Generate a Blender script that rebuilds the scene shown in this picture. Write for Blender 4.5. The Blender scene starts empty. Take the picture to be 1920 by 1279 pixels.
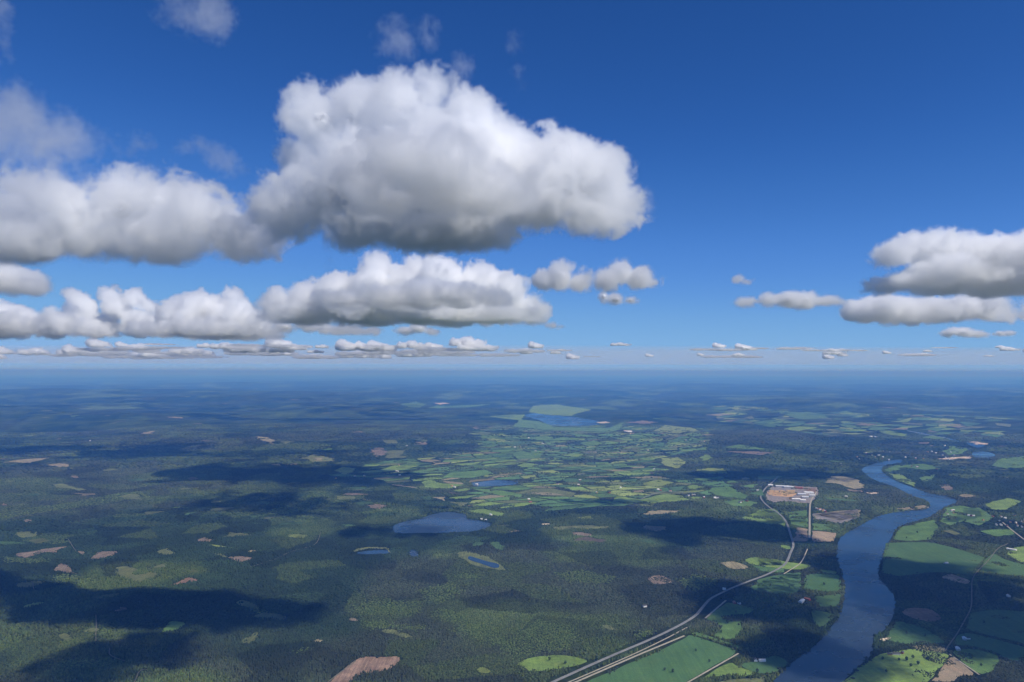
import bpy, bmesh, math, random
import numpy as np

sc = bpy.context.scene
C = sc.collection
rad = math.radians
random.seed(7)

# ------------------------------------------------------------------ camera
H = 1000.0                 # camera height over the valley floor, metres
FPX = 1507.0               # focal length in pixels of the 1920 px wide photograph
PITCH, ROLL = rad(2.16), rad(0.10)
cam = bpy.data.cameras.new('camera')
cam_ob = bpy.data.objects.new('camera', cam)
C.objects.link(cam_ob)
cam.sensor_width = 36.0
cam.lens = 36.0 * FPX / 1920.0
cam.clip_start = 1.0
cam.clip_end = 900000.0
cam_ob.location = (0, 0, H)
cam_ob.rotation_mode = 'XYZ'
from mathutils import Matrix
cam_ob.matrix_world = Matrix.Translation((0, 0, H)) @ Matrix.Rotation(math.pi / 2 + PITCH, 4, 'X') @ Matrix.Rotation(ROLL, 4, 'Z')
sc.camera = cam_ob

# ------------------------------------------------------------------ sky and sun
SUN_EL, SUN_AZ = rad(47), rad(122)          # azimuth clockwise from the view direction (+Y): light from the right
world = bpy.data.worlds.new('World')
sc.world = world
world.use_nodes = True
wn = world.node_tree
sky = wn.nodes.new('ShaderNodeTexSky')
sky.sky_type = 'NISHITA'
sky.sun_disc = False
sky.sun_elevation = SUN_EL
sky.sun_rotation = SUN_AZ
sky.altitude = 5000
sky.air_density = 0.6
sky.dust_density = 0.3
sky.ozone_density = 10
# the camera's colour response to the sky, the same in every direction: deeper at the zenith, paler low down
sep, comb = wn.nodes.new('ShaderNodeSeparateColor'), wn.nodes.new('ShaderNodeCombineColor')
wn.links.new(sky.outputs[0], sep.inputs[0])
SKY_CURVE = (((0, 0), (.037, .020), (.053, .041), (.076, .074), (.162, .165), (.44, .24), (1.0, .34)),
             ((0, 0), (.089, .089), (.127, .144), (.184, .216), (.361, .352), (.73, .40), (1.0, .45)),
             ((0, 0), (.243, .314), (.352, .445), (.491, .570), (.79, .635), (1.0, .66)))
for ch, pts_ in enumerate(SKY_CURVE):
    dv, fc, ml_ = wn.nodes.new('ShaderNodeMath'), wn.nodes.new('ShaderNodeFloatCurve'), wn.nodes.new('ShaderNodeMath')
    dv.operation = ml_.operation = 'MULTIPLY'
    dv.inputs[1].default_value, ml_.inputs[1].default_value = 0.125, 8.0
    cv = fc.mapping.curves[0]
    while len(cv.points) < len(pts_):
        cv.points.new(0.5, 0.5)
    for p_, (a_, b_) in zip(cv.points, pts_):
        p_.location = (a_, b_)
    fc.mapping.update()
    wn.links.new(sep.outputs[ch], dv.inputs[0])
    wn.links.new(dv.outputs[0], fc.inputs['Value'])
    wn.links.new(fc.outputs[0], ml_.inputs[0])
    wn.links.new(ml_.outputs[0], comb.inputs[ch])
wn.links.new(comb.outputs[0], wn.nodes['Background'].inputs[0])
wn.nodes['Background'].inputs[1].default_value = 0.148

sun = bpy.data.lights.new('sun', 'SUN')
sun.energy = 4.3
sun.angle = rad(0.5)
sun.color = (1.0, 0.965, 0.91)
sun_ob = bpy.data.objects.new('sun', sun)
C.objects.link(sun_ob)
sun_ob.location = (3000, 0, 4000)
sd = np.array([math.sin(SUN_AZ) * math.cos(SUN_EL), math.cos(SUN_AZ) * math.cos(SUN_EL), math.sin(SUN_EL)])
from mathutils import Vector
sun_ob.rotation_euler = Vector(sd).to_track_quat('Z', 'Y').to_euler()

sc.view_settings.view_transform = 'Standard'
sc.view_settings.look = 'None'
sc.view_settings.exposure = 0.0
sc.view_settings.gamma = 1.0
sc.render.engine = 'CYCLES'
cy = sc.cycles
cy.use_denoising = True
try:
    cy.denoiser = 'OPENIMAGEDENOISE'
except Exception:
    pass
cy.max_bounces = 28
cy.volume_bounces = 24
cy.diffuse_bounces = 3
cy.transparent_max_bounces = 24
cy.volume_step_rate = 2.6
cy.volume_max_steps = 512
cy.use_adaptive_sampling = True
cy.adaptive_threshold = 0.025
cy.adaptive_min_samples = 16

# ------------------------------------------------------------------ helpers: pixels, noise, heights
RE = 6371000.0 * 16       # effective earth radius: the horizon lies a quarter of a degree below eye level
M3 = np.array(cam_ob.matrix_world.to_3x3())


def pdir(px, py):
    d = M3 @ np.array([(px - 960.0) / FPX, -(py - 639.5) / FPX, -1.0])
    return d / np.linalg.norm(d)


_LAT = {}


def _lat(seed, n, dim):
    k = (seed, n, dim)
    if k not in _LAT:
        _LAT[k] = np.random.default_rng(seed + 1000).random((n,) * dim, dtype=np.float32)
    return _LAT[k]


def vn2(x, y, wl, seed):
    L = _lat(seed, 256, 2)
    u, v = np.asarray(x) / wl, np.asarray(y) / wl
    i, j = np.floor(u).astype(np.int64), np.floor(v).astype(np.int64)
    a, b = u - i, v - j
    a, b = a * a * (3 - 2 * a), b * b * (3 - 2 * b)
    i0, j0, i1, j1 = i & 255, j & 255, (i + 1) & 255, (j + 1) & 255
    return (L[i0, j0] * (1 - a) + L[i1, j0] * a) * (1 - b) + (L[i0, j1] * (1 - a) + L[i1, j1] * a) * b


def fb2(x, y, wl, seed, octs=4):
    r, w = 0.0, 0.0
    for o in range(octs):
        r = r + vn2(x, y, wl / 2.03 ** o, seed + o) * 0.5 ** o
        w += 0.5 ** o
    return r / w


def vn3(P, wl, seed):
    L = _lat(seed, 64, 3)
    i0, i1, t = [], [], []
    for k in range(3):
        q = P[k] / np.float32(wl) + np.float32(seed * 7.31)
        f = np.floor(q)
        a = (q - f).astype(np.float32)
        t.append(a * a * (3 - 2 * a))
        i = f.astype(np.int32)
        i0.append(i & 63)
        i1.append((i + 1) & 63)
    X, Y, Z = (i0[0], i1[0]), (i0[1], i1[1]), (i0[2], i1[2])
    r = 0
    for a in (0, 1):
        wa = t[0] if a else 1 - t[0]
        for b in (0, 1):
            wb = wa * (t[1] if b else 1 - t[1])
            for c in (0, 1):
                r = r + wb * (t[2] if c else 1 - t[2]) * L[X[a], Y[b], Z[c]]
    return r


def sstep(a, b, x):
    t = np.clip((x - a) / (b - a), 0, 1)
    return t * t * (3 - 2 * t)


def flat_hit(px, py, hz=0.0):
    """where the view ray through a pixel meets the round earth (raised by hz)"""
    d = pdir(px, py)
    h2 = d[0] ** 2 + d[1] ** 2
    # H + t*dz = hz - t^2*h2/(2RE)
    A, B, Cc = h2 / (2 * RE), d[2], H - hz
    disc = B * B - 4 * A * Cc
    if disc < 0:
        t = -B / (2 * A)
    else:
        t = (-B - math.sqrt(disc)) / (2 * A)
    return t * d[0], t * d[1]


# traced from the photograph: crops of 500 px, 3.84 units per pixel, by number
ORG = {1: (0, 680), 2: (480, 680), 3: (960, 680), 4: (1420, 680), 5: (0, 960), 6: (480, 960), 7: (960, 960), 8: (1420, 960), 0: (0, 0)}


def pix(crop, pts):
    ox, oy = ORG[crop]
    k = 1.0 if crop == 0 else 3.84
    return [(ox + x / k, oy + y / k) for x, y in pts]


RIVER_L = [(1614, 882), (1620.5, 888), (1633.5, 897.5), (1654, 906.5), (1680, 913), (1690, 921), (1706, 929), (1730, 936.5), (1741, 943), (1743, 950),
           (1732.5, 956), (1704, 957.5), (1667, 962), (1641, 970), (1623, 979), (1607.5, 988.6), (1579, 1003), (1571, 1017), (1567, 1043), (1573.6, 1061.6),
           (1581, 1085), (1584.6, 1111), (1579, 1137), (1570, 1160), (1555, 1181), (1534.6, 1205), (1508.5, 1225.6), (1480, 1246), (1448.6, 1279), (1400, 1335), (1350, 1400)]
RIVER_R = [(1505, 1400), (1545, 1325), (1579, 1279), (1599.7, 1259.5), (1620.5, 1241), (1637.4, 1225.6), (1635, 1207), (1641, 1194), (1662, 1179), (1674, 1158),
           (1680.4, 1134.5), (1679, 1119), (1667, 1102), (1654, 1090), (1646.6, 1080), (1649, 1064), (1654, 1046), (1662, 1025), (1672.6, 1007), (1680, 991),
           (1696, 983.4), (1732.5, 973), (1753, 965), (1764, 956), (1777, 949.5), (1793, 944), (1797, 938), (1777, 931), (1745.5, 926), (1719.5, 917),
           (1691, 906.5), (1670, 896), (1656, 886), (1653, 880), (1656, 874.5), (1667, 871.5), (1693, 869.5)]
RIVER_TOP = [(1693, 864.5), (1665, 865.5), (1646, 868), (1630, 872), (1618, 877)]
LAKES = {
    'centre': [(738, 986), (756, 978), (787, 973), (808, 965), (829, 960), (850, 960), (873, 965), (875, 973), (897, 975.6), (920, 981), (920, 987), (907, 992.5), (881, 998),
               (844.6, 999), (792.5, 999), (756, 1000.5), (740, 999), (736.5, 991)],
    'upper': [(978, 783), (1007, 779), (1038, 780), (1054, 785.5), (1077, 787), (1106, 790.7), (1129, 794.6), (1116, 797.7), (1085, 799.8), (1046, 799), (1025, 797), (1015, 790.7), (996, 786)],
    'long': [(667, 1036), (690, 1032), (715, 1031), (731, 1031.5), (733, 1036), (720, 1039), (690, 1040), (672, 1039)],
    'pond': [(766, 1033), (776, 1031), (782, 1036), (787, 1041), (783, 1045), (775, 1045), (769, 1040)],
    'bog': [(880, 1043), (893, 1047), (915, 1054), (935, 1058), (937, 1065), (925, 1066), (905, 1058), (885, 1052), (876, 1048)],
    'far': [(884, 905), (905, 903), (925, 900), (950, 901), (972, 904), (965, 909), (930, 911), (900, 913), (888, 911)],
}
SPINE_PX = [((RIVER_L[i][0] + RIVER_L[i][0] + 90) / 2, RIVER_L[i][1]) for i in range(0, 30, 2)]
SPINE_PX += [(640, 885), (720, 880), (800, 880), (880, 872), (960, 872), (1030, 860), (1100, 850), (1150, 880), (1230, 900), (1320, 925), (1420, 930), (1060, 800), (1180, 805), (1280, 805),
             (1350, 880), (1480, 930), (1500, 990), (1450, 1080), (1380, 1150), (1250, 1220), (1150, 1270), (1330, 1240), (1440, 1240), (1780, 1000), (1830, 1060), (1780, 1120), (1850, 1180),
             (1730, 1220), (1850, 1270), (1830, 920), (1900, 880), (1830, 850), (1780, 822), (1700, 805), (1900, 960), (1200, 1030), (850, 980), (780, 985), (700, 1036), (777, 1038), (905, 1055)]
SPINE = np.array([flat_hit(x, y) for x, y in SPINE_PX])


def hill(x, y):
    x, y = np.asarray(x, float), np.asarray(y, float)
    shp = x.shape
    x, y = x.ravel(), y.ravel()
    d = np.full(x.shape, 1e9)
    for sx, sy in SPINE:
        d = np.minimum(d, (x - sx) ** 2 + (y - sy) ** 2)
    m = sstep(350, 2600, np.sqrt(d))
    r = np.hypot(x, y)
    near = (fb2(x + 900, y, 3300, 11, 2) - 0.36) * 290
    far = (fb2(x, y, 9000, 21, 3) - 0.42) * 420 * sstep(12000, 40000, r)
    h = np.maximum(near, 0) * m + np.maximum(far, 0) * m
    return h.reshape(shp)


def zg(x, y):
    x, y = np.asarray(x, float), np.asarray(y, float)
    return hill(x, y) - (x * x + y * y) / (2 * RE)


def ground(px, py):
    """pixel -> ground point of the hilly earth"""
    hz = 0.0
    for _ in range(12):
        x, y = flat_hit(px, py, hz)
        hz += 0.6 * (float(hill(np.array([x]), np.array([y]))[0]) - hz)
    return x, y


# ------------------------------------------------------------------ materials
def mat(name):
    m = bpy.data.materials.new(name)
    m.use_nodes = True
    nt = m.node_tree
    return m, nt, nt.nodes['Principled BSDF']


def nn(nt, kind, **kw):
    n = nt.nodes.new(kind)
    for k, v in kw.items():
        setattr(n, k, v)
    return n


def noise(nt, coord, scale, detail=4.0, rough=0.6):
    n = nn(nt, 'ShaderNodeTexNoise')
    n.inputs['Scale'].default_value = scale
    n.inputs['Detail'].default_value = detail
    n.inputs['Roughness'].default_value = rough
    nt.links.new(coord, n.inputs['Vector'])
    return n.outputs[0]


def ramp(nt, fac, lo, hi, a=0.0, b=1.0):
    n = nn(nt, 'ShaderNodeMapRange')
    n.inputs['From Min'].default_value = lo
    n.inputs['From Max'].default_value = hi
    n.inputs['To Min'].default_value = a
    n.inputs['To Max'].default_value = b
    nt.links.new(fac, n.inputs['Value'])
    return n.outputs[0]


def mul(nt, a, b, blend='MULTIPLY', fac=1.0):
    n = nn(nt, 'ShaderNodeMix', data_type='RGBA', blend_type=blend)
    n.inputs[0].default_value = fac
    for s, v in ((6, a), (7, b)):
        if isinstance(v, (tuple, list)):
            n.inputs[s].default_value = v
        else:
            nt.links.new(v, n.inputs[s])
    return n.outputs[2]


# terrain: forest floor and, far off, the canopy; tint per vertex from the stand map
terr_m, nt, p = mat('forest_land')
at = nn(nt, 'ShaderNodeAttribute', attribute_name='tint')
pos = nn(nt, 'ShaderNodeNewGeometry').outputs['Position']
n1 = ramp(nt, noise(nt, pos, 1 / 260.0, 6), 0.3, 0.7, 0.6, 1.4)
n2 = ramp(nt, noise(nt, pos, 1 / 30.0, 5), 0.3, 0.7, 0.55, 1.45)
nt.links.new(mul(nt, mul(nt, at.outputs['Color'], n1), n2), p.inputs['Base Color'])
p.inputs['Roughness'].default_value = 1.0
p.inputs['Specular IOR Level'].default_value = 0.0

# tree crowns
tree_m, nt, p = mat('tree_crowns')
at = nn(nt, 'ShaderNodeAttribute', attribute_name='tint')
pos = nn(nt, 'ShaderNodeNewGeometry').outputs['Position']
n1 = ramp(nt, noise(nt, pos, 1 / 5.0, 3), 0.3, 0.7, 0.6, 1.4)
nt.links.new(mul(nt, at.outputs['Color'], n1), p.inputs['Base Color'])
p.inputs['Roughness'].default_value = 0.9
p.inputs['Specular IOR Level'].default_value = 0.15


def land_material(name, big, small, streak=None, amt=0.3):
    m, nt, p = mat(name)
    oi = nn(nt, 'ShaderNodeObjectInfo')
    pos = nn(nt, 'ShaderNodeNewGeometry').outputs['Position']
    c = mul(nt, oi.outputs['Color'], ramp(nt, noise(nt, pos, 1 / big, 6), 0.3, 0.7, 1 - amt, 1 + amt))
    c = mul(nt, c, ramp(nt, noise(nt, pos, 1 / small, 4), 0.3, 0.7, 1 - amt * 0.7, 1 + amt * 0.7))
    if streak:
        mp = nn(nt, 'ShaderNodeMapping')
        tc = nn(nt, 'ShaderNodeTexCoord')
        nt.links.new(tc.outputs['Object'], mp.inputs['Vector'])
        mp.inputs['Rotation'].default_value = (0, 0, streak[0])
        mp.inputs['Scale'].default_value = (1 / streak[1], 1 / (streak[1] * 30), 1)
        c = mul(nt, c, ramp(nt, noise(nt, mp.outputs[0], 1.0, 3), 0.35, 0.65, 1 - streak[2], 1 + streak[2]))
    # a drift of yellowed or worn ground
    w = ramp(nt, noise(nt, pos, 1 / (big * 0.45), 5, 0.65), 0.52, 0.72, 0.0, 0.45)
    mx = nn(nt, 'ShaderNodeMix', data_type='RGBA', blend_type='MIX')
    nt.links.new(w, mx.inputs[0])
    nt.links.new(c, mx.inputs[6])
    nt.links.new(mul(nt, c, (1.5, 1.15, 1.1, 1)), mx.inputs[7])
    nt.links.new(mx.outputs[2], p.inputs['Base Color'])
    p.inputs['Roughness'].default_value = 0.95
    p.inputs['Specular IOR Level'].default_value = 0.1
    return m


field_m = land_material('meadow', 140, 16, (0.6, 14, 0.12), 0.30)
crop_m = land_material('crop_rows', 220, 14, (-0.5, 11, 0.10), 0.12)
clear_m = land_material('felled_ground', 50, 6, (0.9, 7, 0.25), 0.35)
soil_m = land_material('bare_soil', 120, 9, (0.1, 6, 0.12), 0.15)
yard_m = land_material('work_yard', 22, 5, None, 0.45)


def plain(name, col, rough=0.8, vary=0.2, size=3.0):
    m, nt, p = mat(name)
    pos = nn(nt, 'ShaderNodeNewGeometry').outputs['Position']
    c = mul(nt, (*col, 1), ramp(nt, noise(nt, pos, 1 / size, 4), 0.3, 0.7, 1 - vary, 1 + vary))
    nt.links.new(c, p.inputs['Base Color'])
    p.inputs['Roughness'].default_value = rough
    return m


road_m = plain('asphalt', (0.20, 0.20, 0.19), 0.9, 0.2, 30)
gravel_m = plain('gravel', (0.34, 0.31, 0.235), 0.95, 0.25, 12)
dirt_m = plain('dirt', (0.125, 0.12, 0.085), 0.95, 0.3, 12)
verge_m = plain('road_verge', (0.12, 0.17, 0.07), 1.0, 0.3, 15)

water_m, nt, p = mat('water')
pos = nn(nt, 'ShaderNodeNewGeometry').outputs['Position']
p.inputs['Base Color'].default_value = (0.026, 0.040, 0.054, 1)
p.inputs['IOR'].default_value = 1.33
wind = noise(nt, pos, 1 / 420.0, 5, 0.6)
nt.links.new(ramp(nt, wind, 0.38, 0.62, 0.10, 0.34), p.inputs['Roughness'])
mp = nn(nt, 'ShaderNodeMapping')
mp.inputs['Scale'].default_value = (1 / 9.0, 1 / 5.0, 1 / 9.0)
nt.links.new(pos, mp.inputs['Vector'])
bp = nn(nt, 'ShaderNodeBump')
bp.inputs['Strength'].default_value = 0.35
bp.inputs['Distance'].default_value = 0.6
nt.links.new(noise(nt, mp.outputs[0], 1.0, 4), bp.inputs['Height'])
nt.links.new(bp.outputs[0], p.inputs['Normal'])


# ------------------------------------------------------------------ occupancy raster (no trees on fields, water, roads)
GX0, GX1, GY0, GY1, GR = -14000.0, 14000.0, 1200.0, 18000.0, 12.5
NX, NY = int((GX1 - GX0) / GR), int((GY1 - GY0) / GR)
OCC = np.zeros((NX, NY), np.uint8)          # 1 open ground, 2 water, 3 road


def inside(xs, ys, poly):
    ins = np.zeros(xs.shape, bool)
    n = len(poly)
    for i in range(n):
        x0, y0 = poly[i]
        x1, y1 = poly[(i + 1) % n]
        if y0 == y1:
            continue
        c = ((y0 > ys) != (y1 > ys)) & (xs < (x1 - x0) * (ys - y0) / (y1 - y0) + x0)
        ins ^= c
    return ins


def raster(poly, val):
    a = np.array(poly)
    i0, j0 = int((a[:, 0].min() - GX0) / GR) - 1, int((a[:, 1].min() - GY0) / GR) - 1
    i1, j1 = int((a[:, 0].max() - GX0) / GR) + 2, int((a[:, 1].max() - GY0) / GR) + 2
    i0, j0, i1, j1 = max(i0, 0), max(j0, 0), min(i1, NX), min(j1, NY)
    if i1 <= i0 or j1 <= j0:
        return
    xs, ys = np.meshgrid(GX0 + (np.arange(i0, i1) + .5) * GR, GY0 + (np.arange(j0, j1) + .5) * GR, indexing='ij')
    sub = OCC[i0:i1, j0:j1]
    sub[inside(xs, ys, poly)] = val


def occ(x, y):
    i = ((np.asarray(x) - GX0) / GR).astype(int)
    j = ((np.asarray(y) - GY0) / GR).astype(int)
    ok = (i >= 0) & (i < NX) & (j >= 0) & (j < NY)
    return np.where(ok, OCC[np.clip(i, 0, NX - 1), np.clip(j, 0, NY - 1)], 0)


# ------------------------------------------------------------------ tagging
def tag(o, label=None, cat=None, group=None, kind=None):
    if label: o['label'] = label
    if cat: o['category'] = cat
    if group: o['group'] = group
    if kind: o['kind'] = kind
    return o


def link(name, me, m=None, parent=None, loc=None):
    o = bpy.data.objects.new(name, me)
    if m is not None and me is not None and not me.materials:
        me.materials.append(m)
    C.objects.link(o)
    if loc is not None:
        o.location = loc
    if parent is not None:
        o.parent = parent
    return o


def set_mesh(name, verts, faces_flat, nper):
    me = bpy.data.meshes.new(name)
    faces_flat = np.asarray(faces_flat)
    nv, nl = len(verts), faces_flat.size
    me.vertices.add(nv)
    me.vertices.foreach_set('co', np.ascontiguousarray(verts, np.float32).ravel())
    me.loops.add(nl)
    me.loops.foreach_set('vertex_index', np.ascontiguousarray(faces_flat, np.int32).ravel())
    nf = nl // nper
    me.polygons.add(nf)
    me.polygons.foreach_set('loop_start', np.arange(0, nl, nper, dtype=np.int32))
    me.update(calc_edges=True)
    return me


# ------------------------------------------------------------------ draped land polygons
def soften(poly, it=2, jag=0.0, rng=None):
    a = np.array(poly, float)
    if jag and rng is not None:
        out = []
        for i in range(len(a)):
            q, r = a[i], a[(i + 1) % len(a)]
            L = np.hypot(*(r - q))
            k = max(1, int(L / 60))
            for s in range(k):
                pt = q + (r - q) * s / k
                out.append(pt + (rng.normal(0, jag, 2) if s else rng.normal(0, jag * .4, 2)))
        a = np.array(out)
    for _ in range(it):
        b = np.empty((len(a) * 2, 2))
        n = np.roll(a, -1, 0)
        b[0::2] = a * .8 + n * .2
        b[1::2] = a * .2 + n * .8
        a = b
    return a


def drape(name, poly, m, lift, step=110.0, flat=None):
    a = np.array(poly)
    c = a.mean(0)
    cz = float(zg(c[0], c[1])) if flat is None else flat
    bm = bmesh.new()
    try:
        vs = [bm.verts.new((x - c[0], y - c[1], 0)) for x, y in a]
        bm.faces.new(vs)
        bmesh.ops.triangulate(bm, faces=bm.faces[:])
        if flat is None:
            lo, hi = (a - c).min(0), (a - c).max(0)
            st = max(step, (hi - lo).max() / 14)
            for ax in (0, 1):
                k = lo[ax] + st
                while k < hi[ax]:
                    co = [0, 0, 0]; no = [0, 0, 0]
                    co[ax] = k; no[ax] = 1
                    bmesh.ops.bisect_plane(bm, geom=bm.verts[:] + bm.edges[:] + bm.faces[:], plane_co=co, plane_no=no)
                    k += st
            V = np.array([v.co[:] for v in bm.verts])
            z = zg(V[:, 0] + c[0], V[:, 1] + c[1]) + lift - cz
            for v, q in zip(bm.verts, z):
                v.co.z = q
        else:
            for v in bm.verts:
                v.co.z = lift
        bmesh.ops.recalc_face_normals(bm, faces=bm.faces[:])
        for f in bm.faces:
            if f.normal.z < 0:
                f.normal_flip()
        me = bpy.data.meshes.new(name)
        bm.to_mesh(me)
    finally:
        bm.free()
    return link(name, me, m, loc=(c[0], c[1], cz))


def strip(name, pts, width, m, lift, dz=0.0):
    """road ribbon along world points, smoothed, with a small crown so that it has an edge"""
    a = np.array(pts, float)
    for _ in range(2):
        b = [a[0]]
        for i in range(len(a) - 1):
            b += [a[i] * .75 + a[i + 1] * .25, a[i] * .25 + a[i + 1] * .75]
        b.append(a[-1])
        a = np.array(b)
    t = np.gradient(a, axis=0)
    t /= np.linalg.norm(t, axis=1)[:, None] + 1e-9
    nrm = np.stack([-t[:, 1], t[:, 0]], 1)
    rows = [a + nrm * width * s for s in (-.5, -.42, .42, .5)]
    c = a.mean(0)
    cz = float(zg(c[0], c[1]))
    V, F = [], []
    n = len(a)
    for r, up in zip(rows, (-1.0, 0, 0, -1.0)):
        z = zg(r[:, 0], r[:, 1]) + lift + up - cz
        V += [(x - c[0], y - c[1], q) for (x, y), q in zip(r, z)]
    for k in range(3):
        for i in range(n - 1):
            F.append((k * n + i, k * n + i + 1, (k + 1) * n + i + 1, (k + 1) * n + i)[::-1])
    me = bpy.data.meshes.new(name)
    me.from_pydata(V, [], F)
    o = link(name, me, m, loc=(c[0], c[1], cz))
    for i in range(n - 1):
        q = a[i + 1] - a[i]
        L = np.hypot(*q)
        for s in np.arange(0, L, GR * .7):
            pt = a[i] + q / L * s
            ii, jj = int((pt[0] - GX0) / GR), int((pt[1] - GY0) / GR)
            w = 1 if width > 5 else 0
            if 1 <= ii < NX - 1 and 1 <= jj < NY - 1:
                OCC[ii - w:ii + w + 1, jj - w:jj + w + 1] = 3
    return o


def world_poly(pxs):
    return [ground(x, y) for x, y in pxs]


# ------------------------------------------------------------------ water
rng = np.random.default_rng(5)
riv = [flat_hit(x, y) for x, y in RIVER_L + RIVER_R + RIVER_TOP]
riv = soften(riv, 2)
drape('river', riv, water_m, 0.8, 200)
raster(riv, 2)
tag(bpy.data.objects['river'], 'broad blue river winding down to the bottom edge', kind='structure')
for key, lab in (('centre', 'wide blue lake in the middle of the forest'), ('upper', 'long blue lake among green fields below the horizon'), ('long', 'narrow dark pond in the forest below the wide lake'),
                 ('pond', 'tiny dark pond beside the narrow pond'), ('bog', 'slim dark pool inside the yellow bog'), ('far', 'small lake between the valley fields')):
    w = soften([flat_hit(x, y) for x, y in LAKES[key]], 2, 6.0, rng)
    o = drape('lake', w, water_m, 0.9 if key != 'bog' else 2.4, 250)
    raster(w, 2)
    tag(o, lab, kind='structure')
for pts, lab in (([(1806, 829), (1816, 833), (1836, 836), (1852, 836), (1842, 840.5), (1828, 841), (1812, 836)], 'river reach beside the pale sandbank'),
                 ([(1821, 848), (1836, 846), (1856, 848), (1868, 853), (1858, 859), (1836, 860), (1824, 856)], 'river reach upstream of the bend'),
                 ([(1701, 806.6), (1727, 812), (1755, 817), (1779, 821), (1806, 829), (1800, 829), (1776, 823.4), (1752, 819), (1722, 814), (1700, 808.4)], 'thin far river reach among the fields')):
    w = soften([flat_hit(x, y) for x, y in pts], 2)
    tag(drape('river', w, water_m, 0.8, 250), lab, kind='structure')
    raster(w, 2)

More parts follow.
